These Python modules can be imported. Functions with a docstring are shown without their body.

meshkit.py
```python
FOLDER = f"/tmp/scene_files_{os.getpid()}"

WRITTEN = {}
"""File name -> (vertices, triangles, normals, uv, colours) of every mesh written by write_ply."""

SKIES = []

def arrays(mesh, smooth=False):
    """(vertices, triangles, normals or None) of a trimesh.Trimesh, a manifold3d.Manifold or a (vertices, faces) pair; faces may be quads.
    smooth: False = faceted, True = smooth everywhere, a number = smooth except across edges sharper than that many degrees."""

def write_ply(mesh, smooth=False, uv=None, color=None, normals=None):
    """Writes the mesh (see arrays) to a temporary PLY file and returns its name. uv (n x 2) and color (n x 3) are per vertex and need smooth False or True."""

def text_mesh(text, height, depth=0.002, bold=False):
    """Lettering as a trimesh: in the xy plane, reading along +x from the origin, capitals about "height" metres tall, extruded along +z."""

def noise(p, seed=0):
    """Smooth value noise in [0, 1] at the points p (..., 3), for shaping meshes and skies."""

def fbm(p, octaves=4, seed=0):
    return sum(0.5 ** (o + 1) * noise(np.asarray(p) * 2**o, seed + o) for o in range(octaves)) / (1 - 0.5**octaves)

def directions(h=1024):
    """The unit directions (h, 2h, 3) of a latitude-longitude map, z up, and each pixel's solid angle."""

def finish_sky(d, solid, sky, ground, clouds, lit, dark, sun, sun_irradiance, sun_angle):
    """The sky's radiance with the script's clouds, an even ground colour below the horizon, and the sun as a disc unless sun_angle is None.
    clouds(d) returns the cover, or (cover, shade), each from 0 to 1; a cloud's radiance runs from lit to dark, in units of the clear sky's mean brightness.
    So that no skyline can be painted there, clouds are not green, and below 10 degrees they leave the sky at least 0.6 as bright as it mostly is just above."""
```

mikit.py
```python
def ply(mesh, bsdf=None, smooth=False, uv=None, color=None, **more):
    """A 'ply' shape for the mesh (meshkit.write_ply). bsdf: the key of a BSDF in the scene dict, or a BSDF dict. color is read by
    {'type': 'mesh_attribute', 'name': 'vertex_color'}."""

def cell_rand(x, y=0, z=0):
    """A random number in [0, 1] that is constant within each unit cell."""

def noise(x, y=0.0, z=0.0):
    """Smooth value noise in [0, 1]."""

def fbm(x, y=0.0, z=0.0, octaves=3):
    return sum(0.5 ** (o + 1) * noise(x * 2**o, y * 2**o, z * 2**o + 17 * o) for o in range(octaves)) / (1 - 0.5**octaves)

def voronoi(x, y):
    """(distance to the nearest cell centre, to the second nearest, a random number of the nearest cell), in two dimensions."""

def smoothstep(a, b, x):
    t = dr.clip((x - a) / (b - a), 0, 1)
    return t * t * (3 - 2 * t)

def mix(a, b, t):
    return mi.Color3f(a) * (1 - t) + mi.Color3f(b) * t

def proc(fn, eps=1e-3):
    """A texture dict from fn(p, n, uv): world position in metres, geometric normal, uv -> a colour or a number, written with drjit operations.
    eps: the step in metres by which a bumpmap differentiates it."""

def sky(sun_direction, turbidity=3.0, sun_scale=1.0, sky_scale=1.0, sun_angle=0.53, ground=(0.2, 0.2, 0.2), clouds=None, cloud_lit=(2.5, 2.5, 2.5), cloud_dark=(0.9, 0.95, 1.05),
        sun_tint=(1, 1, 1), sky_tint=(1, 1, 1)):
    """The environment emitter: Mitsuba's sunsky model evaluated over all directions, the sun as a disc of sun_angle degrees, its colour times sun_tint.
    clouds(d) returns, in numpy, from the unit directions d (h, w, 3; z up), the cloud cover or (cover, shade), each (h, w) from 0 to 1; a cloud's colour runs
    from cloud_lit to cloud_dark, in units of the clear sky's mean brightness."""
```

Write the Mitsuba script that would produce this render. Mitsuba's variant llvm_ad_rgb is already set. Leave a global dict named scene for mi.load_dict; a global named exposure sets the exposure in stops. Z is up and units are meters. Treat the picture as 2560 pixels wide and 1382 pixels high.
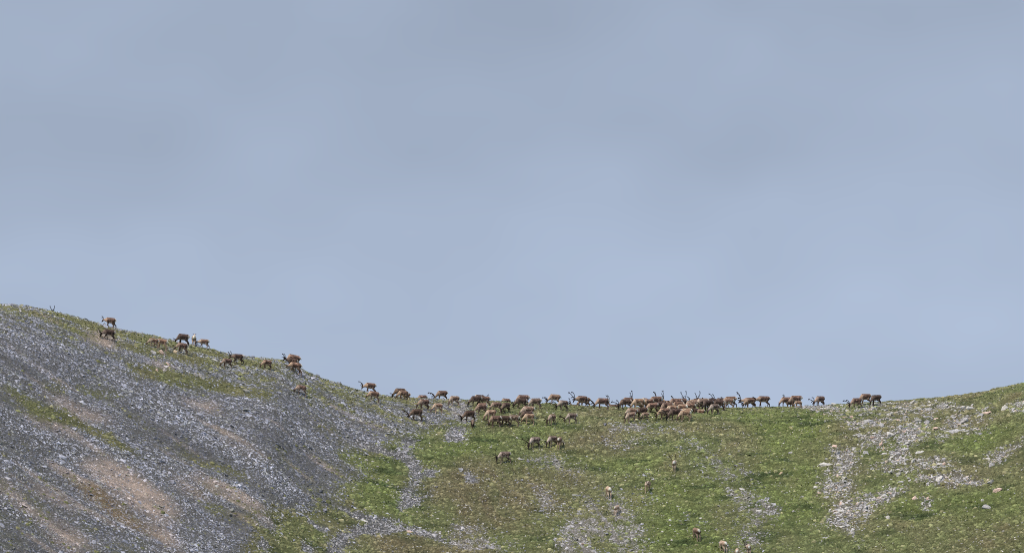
import math
import numpy as np
import trimesh
import manifold3d as m3
import drjit as dr
import mitsuba as mi
import mikit
import meshkit
from scipy.interpolate import PchipInterpolator, RectBivariateSpline
from scipy.ndimage import gaussian_filter, map_coordinates
import shapely

T = mi.ScalarTransform4f
rng = np.random.default_rng(20240611)
scene, labels = {}, {}

# ------------------------------------------------------------------ camera, sky, exposure
EYE = np.array([0.0, 0.0, 1.7])
PITCH = math.radians(9.46)
FOV = 11.33
scene['camera'] = {
    'type': 'perspective', 'fov': FOV, 'fov_axis': 'x', 'near_clip': 1.0, 'far_clip': 20000.0,
    'to_world': T().look_at(origin=EYE.tolist(), target=[0, math.cos(PITCH), 1.7 + math.sin(PITCH)], up=[0, 0, 1]),
}
exposure = 1.3


def overcast(d):
    """an unbroken, thin, softly mottled cloud layer, brighter towards the zenith as an overcast sky is"""
    up = np.maximum(d[..., 2], 0)
    n = meshkit.fbm(np.stack([d[..., 0] * 11, d[..., 1] * 9, d[..., 2] * 17 + 3.3], -1), 3, 5)
    fine = meshkit.fbm(np.stack([d[..., 0] * 34 + d[..., 2] * 14 + 5, d[..., 1] * 30, d[..., 2] * 50 - d[..., 0] * 8], -1), 3, 9)
    east = np.clip(0.5 + d[..., 0] / np.maximum(np.hypot(d[..., 0], d[..., 1]), 1e-6) * 4.5, 0, 1)          # thinner, paler cloud low towards the right
    level = 0.392 + 0.60 * up + 0.20 * np.exp(-up / 0.09) + 0.23 * (n - 0.5) + 0.12 * (fine - 0.5) + 0.17 * east * np.exp(-(up / 0.16) ** 2)
    return np.ones_like(n), np.clip(1 - (level - 0.2) / 0.8, 0, 1)


scene['sky'] = mikit.sky([-0.40, -0.38, 0.84], turbidity=4, sun_scale=0.90, sky_scale=1.0, sun_angle=8, clouds=overcast,
                         cloud_lit=(2.40, 2.90, 3.78), cloud_dark=(0.545, 0.655, 0.855))

# ------------------------------------------------------------------ materials


def vertex_coloured(key, rough=0.95):
    scene[key] = {'type': 'twosided', 'bsdf': {'type': 'principled', 'roughness': rough, 'specular': 0.2,
                                              'base_color': {'type': 'mesh_attribute', 'name': 'vertex_color'}}}


vertex_coloured('mat_ground', 1.0)
vertex_coloured('mat_stone', 0.8)
vertex_coloured('mat_grass', 0.9)
vertex_coloured('mat_coat', 0.85)


def rock_tone(dark, light, lichen):
    def fn(p, n, uv):
        a = mikit.fbm(p.x * 2.1, p.y * 2.1, p.z * 3.0, octaves=3)
        b = mikit.fbm(p.x * 9.0 + 4, p.y * 9.0, p.z * 9.0, octaves=2)
        c = mikit.mix(dark, light, dr.clip(0.15 + 0.75 * a + 0.55 * (b - 0.5), 0, 1))
        return mikit.mix(c, lichen, mikit.smoothstep(0.56, 0.72, mikit.fbm(p.x * 4 + 31, p.y * 4, p.z * 4, octaves=2)) * 0.6)
    return fn


for key, tones in {'mat_rock_grey': ((0.24, 0.245, 0.26), (0.50, 0.50, 0.52), (0.16, 0.17, 0.15)),
                   'mat_rock_pale': ((0.36, 0.36, 0.35), (0.62, 0.615, 0.60), (0.30, 0.31, 0.27)),
                   'mat_rock_pink': ((0.38, 0.29, 0.25), (0.62, 0.48, 0.42), (0.30, 0.28, 0.25)),
                   'mat_rock_tan': ((0.40, 0.31, 0.20), (0.62, 0.52, 0.38), (0.28, 0.26, 0.20))}.items():
    scene[key] = {'type': 'bumpmap', 'arbitrary': mikit.proc(lambda p, n, uv: mikit.fbm(p.x * 7, p.y * 7, p.z * 7, octaves=3), eps=0.02), 'scale': 0.05,
                  'bsdf': {'type': 'principled', 'roughness': 0.85, 'specular': 0.25, 'base_color': mikit.proc(rock_tone(*tones))}}
scene['mat_velvet'] = {'type': 'principled', 'roughness': 0.9, 'specular': 0.1, 'sheen': 0.3,
                       'base_color': mikit.proc(lambda p, n, uv: mikit.mix((0.018, 0.014, 0.013), (0.06, 0.045, 0.038), mikit.fbm(p.x * 8, p.y * 8, p.z * 8, octaves=2)))}

# ------------------------------------------------------------------ the terrain
# the ridge line, x y z in metres
RIDGE = np.array([
    (-317.55, 512.83, 64.00),
    (-217.55, 517.83, 100.00),
    (-137.55, 527.83, 103.00),
    (-87.55, 552.83, 99.50),
    (-67.55, 566.33, 95.70),
    (-57.55, 572.83, 94.00),
    (-55.01, 574.45, 93.99),
    (-52.01, 576.35, 93.70),
    (-49.00, 578.27, 93.13),
    (-46.40, 579.93, 92.61),
    (-44.66, 581.04, 92.28),
    (-42.91, 582.15, 92.17),
    (-40.28, 583.82, 91.83),
    (-38.51, 584.82, 91.52),
    (-35.85, 586.28, 91.10),
    (-34.06, 587.27, 90.83),
    (-31.37, 588.74, 90.54),
    (-28.67, 590.23, 90.44),
    (-25.96, 591.72, 90.19),
    (-24.14, 592.72, 89.35),
    (-22.32, 593.73, 88.66),
    (-20.03, 594.98, 88.04),
    (-17.73, 595.95, 87.47),
    (-14.95, 597.10, 87.03),
    (-12.17, 598.26, 86.96),
    (-8.45, 599.81, 87.04),
    (-5.63, 600.00, 86.92),
    (-1.41, 600.00, 86.78),
    (0.94, 600.00, 86.59),
    (5.63, 600.00, 86.35),
    (9.39, 600.00, 86.11),
    (11.73, 599.83, 85.99),
    (16.88, 599.31, 85.97),
    (22.48, 598.75, 85.84),
    (26.68, 598.33, 85.78),
    (31.33, 597.73, 85.75),
    (33.64, 597.27, 85.73),
    (36.42, 596.72, 85.89),
    (38.72, 596.26, 85.92),
    (40.56, 595.89, 86.05),
    (42.86, 595.43, 86.08),
    (44.70, 595.06, 86.12),
    (47.44, 594.28, 86.20),
    (49.71, 593.62, 86.29),
    (51.97, 592.95, 86.43),
    (54.24, 592.28, 86.71),
    (56.50, 591.62, 87.18),
    (58.31, 591.09, 87.48),
    (59.21, 590.82, 87.58),
    (71.21, 585.82, 90.98),
    (99.21, 568.82, 97.58),
    (159.21, 530.82, 103.58),
    (259.21, 490.82, 75.58),
])
_yc, _zc = PchipInterpolator(RIDGE[:, 0], RIDGE[:, 1]), PchipInterpolator(RIDGE[:, 0], RIDGE[:, 2])
FRONT, ROUND, BACK, ROUND_BACK = 0.46, 22.0, 0.36, 20.0


def base_height(x, y):
    """the mountainside: a rounded ridge, a steep face in front of it and a gentler back, down to the valley floor"""
    x, y = np.asarray(x, float), np.asarray(y, float)
    xc = np.clip(x, RIDGE[0, 0], RIDGE[-1, 0])
    yc, zc = _yc(xc), _zc(xc)
    s = yc - y
    f = np.where(s > 0, FRONT * (np.sqrt(s * s + ROUND ** 2) - ROUND), BACK * (np.sqrt(s * s + ROUND_BACK ** 2) - ROUND_BACK))
    z = zc + (zc - EYE[2]) / yc * (y - yc) - f
    valley = 0.012 * np.maximum(y, 0) - 0.00002 * x * x * (np.abs(x) < 3000)
    valley = np.maximum(valley, -30.0)
    k = 6.0
    return np.maximum(z, valley) + k * np.log1p(np.exp(-np.abs(z - valley) / k))


def ridge_distance(x, y):
    return _yc(np.clip(x, RIDGE[0, 0], RIDGE[-1, 0])) - y


STEP = 0.25
GX, GY = np.arange(-67.0, 67.01, STEP), np.arange(472.0, 634.01, STEP)
X, Y = np.meshgrid(GX, GY, indexing='ij')
S = ridge_distance(X, Y)


def xyz(x, y, sx, sy, off=0.0):
    return np.stack([x * sx, y * sy, np.full_like(x, off + 0.37)], -1)


def paint(polygons, soft, warp=1.2, seed=0):
    """the ground inside the outlines (x, y in metres), with ragged soft edges, on the grid"""
    wx = X + warp * 2 * (meshkit.fbm(xyz(X, Y, 0.45, 0.45, seed), 3, seed) - 0.5)
    wy = Y + warp * 4 * (meshkit.fbm(xyz(X, Y, 0.45, 0.30, seed + 7), 3, seed + 3) - 0.5)
    out = np.zeros_like(X)
    for p in polygons:
        poly = shapely.Polygon(p).buffer(0)
        x0, y0, x1, y1 = poly.bounds
        box = (X > x0 - 4) & (X < x1 + 4) & (Y > y0 - 6) & (Y < y1 + 6)
        out[box] = np.maximum(out[box], shapely.contains_xy(poly, wx[box], wy[box]))
    return gaussian_filter(out, soft / STEP)


# ground cover, drawn on the ground in metres
SCREE = [
    [(-69.3, 558.0), (-57.6, 573.4), (-52.1, 577.4), (-44.7, 581.8), (-31.4, 589.1), (-26.0, 592.3), (-22.3, 594.5), (-17.7, 596.4), (-15.0, 597.3), (-8.4, 599.8), (-6.1, 600.0), (-4.1, 588.5), (-5.9, 582.8), (-8.6, 579.5), (-12.6, 574.6), (-15.1, 569.6), (-17.8, 568.7), (-19.8, 564.0), (-17.6, 563.1), (-15.4, 564.7), (-16.4, 560.0), (-17.4, 558.4), (-19.0, 553.2), (-17.2, 552.7), (-20.6, 549.2), (-24.5, 542.7), (-26.4, 537.4), (-26.6, 534.4), (-28.0, 528.7), (-29.2, 521.9), (-60.6, 492.7)],
]
MEADOW = [
    [(-43.2, 562.8), (-38.2, 566.7), (-32.2, 571.3), (-26.4, 571.2), (-26.7, 568.2), (-31.9, 565.9), (-36.2, 563.6), (-41.7, 560.0)],
    [(-50.0, 546.2), (-47.8, 550.1), (-47.7, 547.1), (-49.5, 544.8)],
    [(-47.4, 550.9), (-42.5, 554.0), (-43.2, 551.6), (-46.9, 549.9)],
    [(-52.3, 539.1), (-48.0, 543.0), (-41.6, 542.7), (-38.4, 540.7), (-40.1, 539.9), (-45.6, 540.0), (-51.3, 537.7)],
    [(-46.6, 532.8), (-45.2, 533.8), (-45.5, 532.2)],
    [(-36.4, 547.7), (-34.3, 548.9), (-35.4, 546.7)],
    [(-35.4, 545.9), (-27.4, 548.0), (-29.0, 546.1), (-34.5, 545.3)],
    [(-52.7, 527.0), (-51.5, 527.0), (-51.7, 525.7), (-52.6, 525.8)],
    [(-48.8, 527.4), (-46.5, 527.4), (-46.8, 525.7)],
    [(-51.9, 575.1), (-43.2, 579.9), (-33.0, 585.4), (-32.8, 581.8), (-39.7, 575.3), (-42.7, 573.5), (-48.2, 569.5)],
    [(-43.7, 568.8), (-37.1, 576.8), (-32.6, 578.4), (-33.3, 575.1), (-39.4, 570.7), (-43.5, 566.4)],
    [(-32.7, 579.6), (-29.2, 583.1), (-29.1, 579.7), (-32.1, 576.9)],
    [(-29.2, 583.1), (-26.5, 584.2), (-26.8, 581.0), (-28.6, 579.8)],
    [(-28.8, 536.3), (-26.4, 538.3), (-26.7, 536.1)],
    [(-43.8, 520.5), (-41.3, 520.3), (-42.5, 519.2)],
    [(-38.8, 523.8), (-36.6, 522.4), (-37.8, 521.3)],
    [(-25.7, 567.3), (-24.1, 569.6), (-24.8, 566.1)],
    [(-54.1, 540.2), (-51.7, 541.9), (-51.6, 540.5), (-54.0, 538.8)],
    [(-32.7, 536.9), (-30.1, 536.2), (-30.9, 534.8)],
]
WARM = [
    [(-45.1, 534.7), (-41.8, 535.6), (-35.0, 534.9), (-35.0, 531.1), (-36.4, 528.3), (-40.5, 529.6), (-43.6, 532.4)],
    [(-52.2, 522.1), (-47.8, 519.2), (-43.6, 518.1), (-46.3, 516.6), (-51.7, 517.7)],
    [(-51.0, 542.8), (-42.0, 547.9), (-43.9, 545.1), (-48.0, 543.5)],
    [(-35.1, 561.1), (-32.3, 562.3), (-33.3, 559.9), (-35.6, 559.0)],
    [(-51.1, 536.0), (-46.5, 540.8), (-46.7, 538.5), (-50.2, 535.6)],
    [(-49.1, 524.3), (-44.1, 523.8), (-45.6, 522.2), (-48.5, 522.3)],
    [(-32.0, 553.5), (-29.8, 553.2), (-30.6, 552.3)],
    [(-28.5, 553.3), (-27.2, 553.0), (-28.0, 551.9)],
    [(-39.9, 566.5), (-38.4, 570.4), (-37.3, 566.4), (-38.9, 564.3)],
    [(-45.7, 518.7), (-42.3, 517.6), (-43.7, 514.5), (-46.1, 514.7)],
    [(-35.9, 540.5), (-32.8, 538.7), (-33.9, 536.7)],
    [(-36.7, 528.5), (-34.9, 527.5), (-35.1, 523.9), (-36.8, 524.9)],
    [(-47.5, 571.8), (-43.9, 571.7), (-44.4, 567.0), (-47.4, 565.3)],
]
OCHRE = [
    [(-45.8, 529.1), (-42.1, 529.4), (-38.7, 527.5), (-37.7, 526.4), (-39.7, 525.1), (-44.4, 527.5)],
    [(-49.4, 540.1), (-47.0, 541.2), (-48.5, 539.7)],
    [(-33.7, 539.3), (-32.0, 539.0), (-32.7, 537.8)],
    [(-42.2, 525.5), (-39.0, 527.1), (-36.9, 525.7), (-34.8, 525.9), (-36.0, 524.8), (-38.8, 524.6)],
]
DARK = [
    [(-54.1, 540.2), (-51.2, 540.9), (-45.8, 541.8), (-48.3, 537.3), (-53.7, 535.9)],
    [(-42.5, 543.4), (-38.7, 544.6), (-39.2, 542.1)],
    [(-49.9, 532.6), (-46.6, 532.2), (-48.1, 530.6)],
    [(-55.0, 548.3), (-50.4, 549.7), (-49.9, 545.4), (-54.5, 544.1)],
    [(-52.4, 524.1), (-45.8, 524.0), (-42.5, 521.6), (-48.0, 521.6)],
    [(-28.1, 560.7), (-21.0, 560.8), (-17.9, 560.6), (-22.6, 555.7), (-27.7, 554.7)],
    [(-28.7, 541.5), (-26.3, 535.2), (-28.0, 528.7), (-30.2, 534.3)],
    [(-39.5, 548.7), (-34.4, 550.0), (-29.1, 548.5), (-30.8, 547.3), (-37.5, 545.7)],
    [(-45.8, 541.8), (-40.5, 545.5), (-40.0, 544.0), (-44.4, 540.9)],
    [(-51.2, 513.1), (-43.3, 514.8), (-50.5, 507.1)],
    [(-25.0, 552.3), (-18.8, 559.7), (-19.9, 553.3), (-22.3, 550.1)],
    [(-47.7, 563.2), (-44.8, 566.4), (-45.8, 562.4)],
]
RUNS = [
    [(-12.4, 574.8), (-10.7, 575.8), (-10.9, 570.4), (-9.7, 565.9), (-10.0, 562.4), (-10.9, 559.3), (-11.4, 556.1), (-11.9, 553.6), (-12.4, 554.0), (-12.1, 559.1), (-11.1, 563.4), (-11.9, 567.4), (-12.9, 569.2)],
    [(-17.4, 570.4), (-14.3, 571.0), (-12.0, 569.9), (-10.6, 567.6), (-12.4, 568.1), (-14.7, 569.3), (-17.8, 569.0)],
    [(-19.8, 551.8), (-16.4, 552.0), (-12.1, 552.3), (-10.7, 551.3), (-14.2, 550.2), (-17.6, 549.8)],
    [(-19.6, 541.9), (-17.5, 547.6), (-14.2, 551.1), (-10.1, 552.2), (-10.7, 550.2), (-16.2, 547.2), (-18.1, 540.4), (-19.5, 539.0)],
    [(-12.5, 552.3), (-7.3, 551.0), (-1.7, 547.1), (-6.8, 548.7), (-11.1, 550.1)],
    [(-22.0, 546.9), (-20.7, 545.3), (-18.9, 545.6), (-20.3, 543.4), (-21.7, 544.7)],
    [(-7.5, 597.6), (-5.1, 594.6), (-3.9, 584.7), (-5.2, 582.1), (-8.0, 587.6)],
    [(-6.8, 581.4), (-4.9, 581.4), (-5.8, 575.5), (-7.9, 575.6)],
    [(-26.9, 538.8), (-25.2, 539.8), (-24.7, 536.6), (-26.1, 535.6)],
    [(-26.6, 532.7), (-25.4, 534.4), (-24.9, 532.0), (-26.0, 530.3)],
    [(-12.2, 556.5), (-9.6, 560.0), (-8.3, 563.0), (-8.7, 560.3), (-10.8, 555.7)],
    [(-5.8, 568.5), (-3.5, 565.3), (-4.0, 563.6), (-5.7, 566.2)],
    [(-22.3, 539.6), (-20.6, 539.9), (-20.9, 537.5), (-21.9, 536.3)],
    [(-3.2, 550.0), (-2.1, 549.1), (-2.3, 547.0), (-3.2, 547.6)],
    [(-9.7, 567.5), (-8.0, 567.5), (-8.4, 565.2), (-9.6, 565.4)],
]
GRAVEL = [
    [(11.9, 585.1), (15.6, 585.8), (16.6, 580.4), (14.4, 577.6), (12.7, 580.2)],
    [(16.5, 586.9), (18.3, 585.5), (20.1, 577.3), (23.4, 571.8), (26.0, 568.9), (22.2, 569.5), (18.9, 576.0)],
    [(20.3, 572.1), (25.4, 570.4), (26.8, 566.8), (23.0, 566.0), (20.4, 568.5)],
    [(6.7, 573.7), (8.0, 570.3), (8.6, 566.9), (9.9, 563.8), (12.5, 560.5), (13.8, 555.3), (14.5, 547.4), (5.1, 547.1), (4.3, 552.8), (6.9, 557.1), (8.8, 561.5), (6.6, 566.6)],
    [(2.2, 574.3), (5.4, 573.7), (6.4, 568.8), (2.7, 570.1)],
    [(0.4, 566.9), (2.2, 567.2), (5.2, 559.8), (3.0, 555.7)],
    [(23.3, 564.3), (25.9, 563.0), (27.1, 556.0), (26.4, 551.1), (25.7, 546.4), (23.2, 546.6), (24.6, 554.3)],
    [(18.2, 556.0), (20.9, 556.3), (21.5, 553.3), (18.5, 553.0)],
    [(13.6, 562.0), (15.9, 562.4), (15.0, 559.0)],
    [(10.6, 564.7), (12.8, 563.9), (12.1, 562.5), (10.5, 563.0)],
    [(13.8, 569.4), (16.9, 568.8), (16.4, 567.1), (14.2, 567.4)],
    [(-10.3, 552.5), (-3.5, 553.9), (0.9, 547.5), (-5.5, 546.8)],
    [(27.1, 560.2), (28.8, 559.4), (28.8, 554.8), (26.9, 556.1)],
    [(12.4, 585.9), (14.5, 580.7), (12.6, 575.4), (10.0, 579.5)],
]
WHITE_STONES = [
    [(35.6, 573.8), (38.1, 573.2), (38.6, 568.4), (37.7, 565.0), (34.3, 564.2), (34.3, 566.2), (35.9, 568.1)],
    [(34.0, 565.4), (37.8, 562.9), (36.2, 558.8), (34.1, 560.4), (33.8, 562.7)],
    [(33.6, 552.9), (35.5, 557.8), (39.3, 559.7), (43.5, 559.7), (42.8, 557.4), (39.4, 555.5), (37.5, 552.5), (35.2, 550.8)],
    [(42.9, 577.4), (47.1, 579.1), (46.1, 571.9), (44.0, 568.9), (44.3, 565.8), (42.0, 565.7), (41.5, 571.0), (43.9, 571.5)],
    [(43.9, 562.2), (51.4, 558.3), (51.9, 556.6), (48.7, 557.1), (44.2, 560.4)],
    [(56.5, 579.8), (58.2, 579.9), (57.5, 573.2), (56.6, 574.4)],
    [(52.3, 564.9), (56.6, 565.9), (56.5, 563.6), (53.9, 563.1), (52.5, 561.0)],
    [(44.6, 556.6), (45.6, 555.7), (45.0, 552.3), (44.3, 553.4)],
    [(35.3, 552.4), (37.0, 550.9), (35.9, 549.2)],
    [(37.4, 583.1), (41.1, 583.2), (42.6, 579.1), (38.4, 578.5)],
    [(38.8, 576.9), (41.5, 576.4), (43.0, 573.1), (39.7, 571.6)],
    [(47.1, 574.1), (49.1, 571.7), (47.6, 569.8)],
    [(43.8, 566.6), (48.4, 563.4), (47.8, 562.0), (43.1, 563.9)],
    [(36.3, 548.4), (37.2, 548.7), (36.9, 547.3)],
    [(33.0, 597.5), (37.3, 596.7), (38.3, 589.5), (34.6, 589.3)],
]
SPARSE_STONES = [
    [(39.2, 596.6), (49.3, 589.4), (52.6, 577.7), (51.7, 574.5), (46.3, 580.6), (42.0, 583.9), (37.4, 589.9)],
    [(36.1, 591.4), (54.5, 580.6), (52.7, 571.6), (47.2, 574.8), (41.7, 579.4), (35.6, 583.9)],
    [(39.1, 568.3), (48.5, 564.5), (47.7, 560.9), (39.7, 564.5)],
]
STONE_BAND = [
    [(44.0, 561.5), (46.0, 561.2), (48.9, 559.6), (51.5, 557.9), (51.7, 556.5), (48.7, 557.5), (44.6, 560.2)],
    [(36.9, 556.5), (40.1, 558.6), (43.2, 559.1), (42.7, 557.6), (39.4, 555.7), (37.1, 553.0), (35.1, 552.1), (34.7, 553.5)],
    [(35.7, 568.2), (37.1, 572.4), (38.0, 572.3), (38.2, 568.6), (37.1, 565.4), (35.2, 564.2)],
    [(43.3, 576.6), (46.6, 578.2), (46.0, 573.3), (44.4, 571.1), (43.2, 572.0)],
    [(42.1, 570.1), (43.7, 570.0), (44.0, 566.5), (42.4, 565.8)],
]
LUSH = [
    [(9.0, 575.3), (17.1, 574.8), (18.6, 567.5), (13.3, 569.2), (9.8, 571.7)],
    [(14.2, 566.8), (23.0, 567.1), (24.0, 559.4), (15.6, 556.0), (13.6, 562.5)],
    [(14.7, 556.1), (23.9, 557.4), (23.4, 547.4), (15.4, 548.1)],
    [(27.4, 584.4), (36.5, 583.4), (34.5, 566.4), (32.8, 554.1), (27.5, 552.0), (26.5, 565.7)],
    [(3.1, 573.2), (7.2, 576.3), (10.7, 571.8), (8.0, 570.3)],
    [(0.9, 582.4), (6.9, 585.2), (5.4, 577.3), (0.9, 577.4)],
    [(-10.3, 573.2), (-1.4, 580.3), (-0.9, 573.7), (-9.3, 568.9)],
    [(-16.8, 565.1), (-12.2, 568.4), (-12.1, 553.5), (-16.4, 552.7)],
    [(-24.5, 541.1), (-22.1, 544.6), (-21.9, 540.2), (-25.0, 534.7)],
    [(35.8, 559.2), (55.3, 553.7), (54.6, 547.2), (42.9, 550.8)],
    [(24.2, 593.9), (37.7, 587.4), (36.3, 580.0), (25.1, 584.7)],
    [(49.1, 571.7), (57.1, 570.9), (55.7, 565.7), (49.6, 566.4)],
]
BROWN = [
    [(-8.0, 569.2), (1.8, 569.4), (4.4, 558.8), (2.6, 552.7), (-4.3, 551.9), (-7.9, 559.4)],
    [(-16.2, 547.0), (-5.6, 551.8), (-1.3, 547.1), (-16.0, 542.3)],
    [(18.4, 587.1), (23.8, 584.8), (23.1, 579.9), (19.1, 581.7)],
    [(5.5, 581.6), (12.8, 584.1), (10.8, 576.8), (5.4, 577.3)],
    [(2.2, 568.3), (7.1, 569.0), (5.2, 555.9), (2.2, 560.7)],
    [(28.5, 598.1), (35.8, 594.7), (33.2, 590.1)],
    [(39.5, 568.1), (47.6, 563.8), (46.1, 562.2), (40.5, 564.1)],
    [(48.8, 549.5), (54.3, 544.5), (53.6, 538.2), (46.5, 542.8)],
]
BANKS = [
    [(42.8, 562.3), (46.0, 561.6), (49.0, 560.0), (51.9, 558.3)],
    [(43.2, 559.8), (46.6, 558.6), (50.4, 556.6)],
    [(34.2, 576.5), (36.5, 575.9), (38.7, 575.4)],
    [(53.9, 574.6), (55.6, 573.2), (57.2, 571.3)],
    [(26.1, 557.7), (29.6, 557.7), (32.6, 557.0)],
    [(30.5, 573.5), (33.1, 573.4), (34.9, 572.5)],
    [(-28.2, 533.1), (-26.7, 534.8), (-25.5, 535.7)],
]
ZONES = [
    ([(36.2, 571.6), (36.8, 567.8)], 'in the left-hand stone streak of the right slope', 'stones of the left-hand streak'),
    ([(35.3, 562.1)], 'in the patch under the left-hand stone streak', 'stones of the small patch'),
    ([(35.4, 554.2), (36.1, 551.9)], 'in the low end of the slanting stone streak', 'stones at the low end of the slanting streak'),
    ([(38.6, 556.8), (41.9, 558.8)], 'in the high end of the slanting stone streak', 'stones at the high end of the slanting streak'),
    ([(44.5, 575.4), (45.6, 577.2)], 'in the upper half of the winding stone streak', 'stones of the upper winding streak'),
    ([(43.3, 567.9), (42.5, 567.0)], 'in the lower half of the winding stone streak', 'stones of the lower winding streak'),
    ([(45.1, 560.5), (46.3, 559.9)], 'on the left half of the turf step', 'stones of the turf step, left half'),
    ([(48.8, 558.8), (51.3, 557.5)], 'on the right half of the turf step', 'stones of the turf step, right half'),
    ([(39.2, 589.5), (41.4, 587.8)], 'under the skyline at the right-hand caribou trio', 'rocks under the right-hand trio'),
    ([(43.6, 586.8), (44.8, 584.9)], 'under the skyline just right of the right-hand trio', 'rocks right of the right-hand trio'),
    ([(47.1, 584.7), (47.8, 582.0)], 'in the middle of the skyline rocks', 'rocks in the middle of the skyline band'),
    ([(50.8, 580.0), (51.4, 577.0)], 'in the right end of the skyline rocks', 'rocks at the right end of the skyline band'),
    ([(57.3, 576.9)], 'by the right picture edge under the skyline', 'stones by the right edge under the skyline'),
    ([(54.3, 564.6), (52.7, 562.3)], 'in the stone trail near the right picture edge', 'stones of the right edge trail'),
    ([(44.9, 554.7)], 'in the tiny stone cluster low on the far right slope', 'stones of the tiny cluster'),
    ([(39.1, 581.5), (41.3, 580.4)], 'on turf below the right-hand caribou trio', 'loose stones below the trio'),
    ([(40.4, 574.0), (41.8, 574.9)], 'on turf left of the winding stone streak', 'loose stones left of the winding streak'),
    ([(47.8, 571.7)], 'on turf below the large flat blue-grey slab', 'loose stones below the big slab'),
    ([(45.8, 564.1), (47.5, 563.0)], 'on brownish turf above the turf step', 'loose stones above the turf step'),
    ([(35.3, 593.4)], 'on the crest by the lone caribou with the low antler', 'stones on the crest'),
]


slope_left = paint(SCREE, 1.0, 1.5, 1)
upper = np.clip(1 - ridge_distance(X, Y) / 26, 0, 1)
# along and across the streaks that run down the scree
along, across = (X + 0.89 * S) / 1.34, (0.89 * X - S) / 1.34
streak = meshkit.fbm(np.stack([along * 0.05, across * 0.42, X * 0 + 1.5], -1), 4, 21)
streak2 = meshkit.fbm(np.stack([along * 0.07, across * 0.55, X * 0 + 8.5], -1), 4, 22)
streak3 = meshkit.fbm(np.stack([along * 0.06, across * 0.5, X * 0 + 4.5], -1), 3, 23)
blotch = meshkit.fbm(xyz(X, Y, 0.22, 0.13, 3), 4, 31)
patch = meshkit.fbm(xyz(X, Y, 0.40, 0.34, 6), 4, 33)
fine = meshkit.fbm(xyz(X, Y, 0.8, 1.1, 9), 3, 35)
mead = paint(MEADOW, 0.7, 1.0, 2)
warm = np.clip(paint(WARM, 0.9, 1.4, 3) * np.clip(0.2 + 1.5 * streak2, 0, 1), 0, 1)
warm = np.maximum(warm, slope_left * np.clip((streak3 - 0.60) * 5, 0, 0.65)) * np.clip(0.45 + 1.6 * (fine - 0.25), 0, 1)
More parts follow.
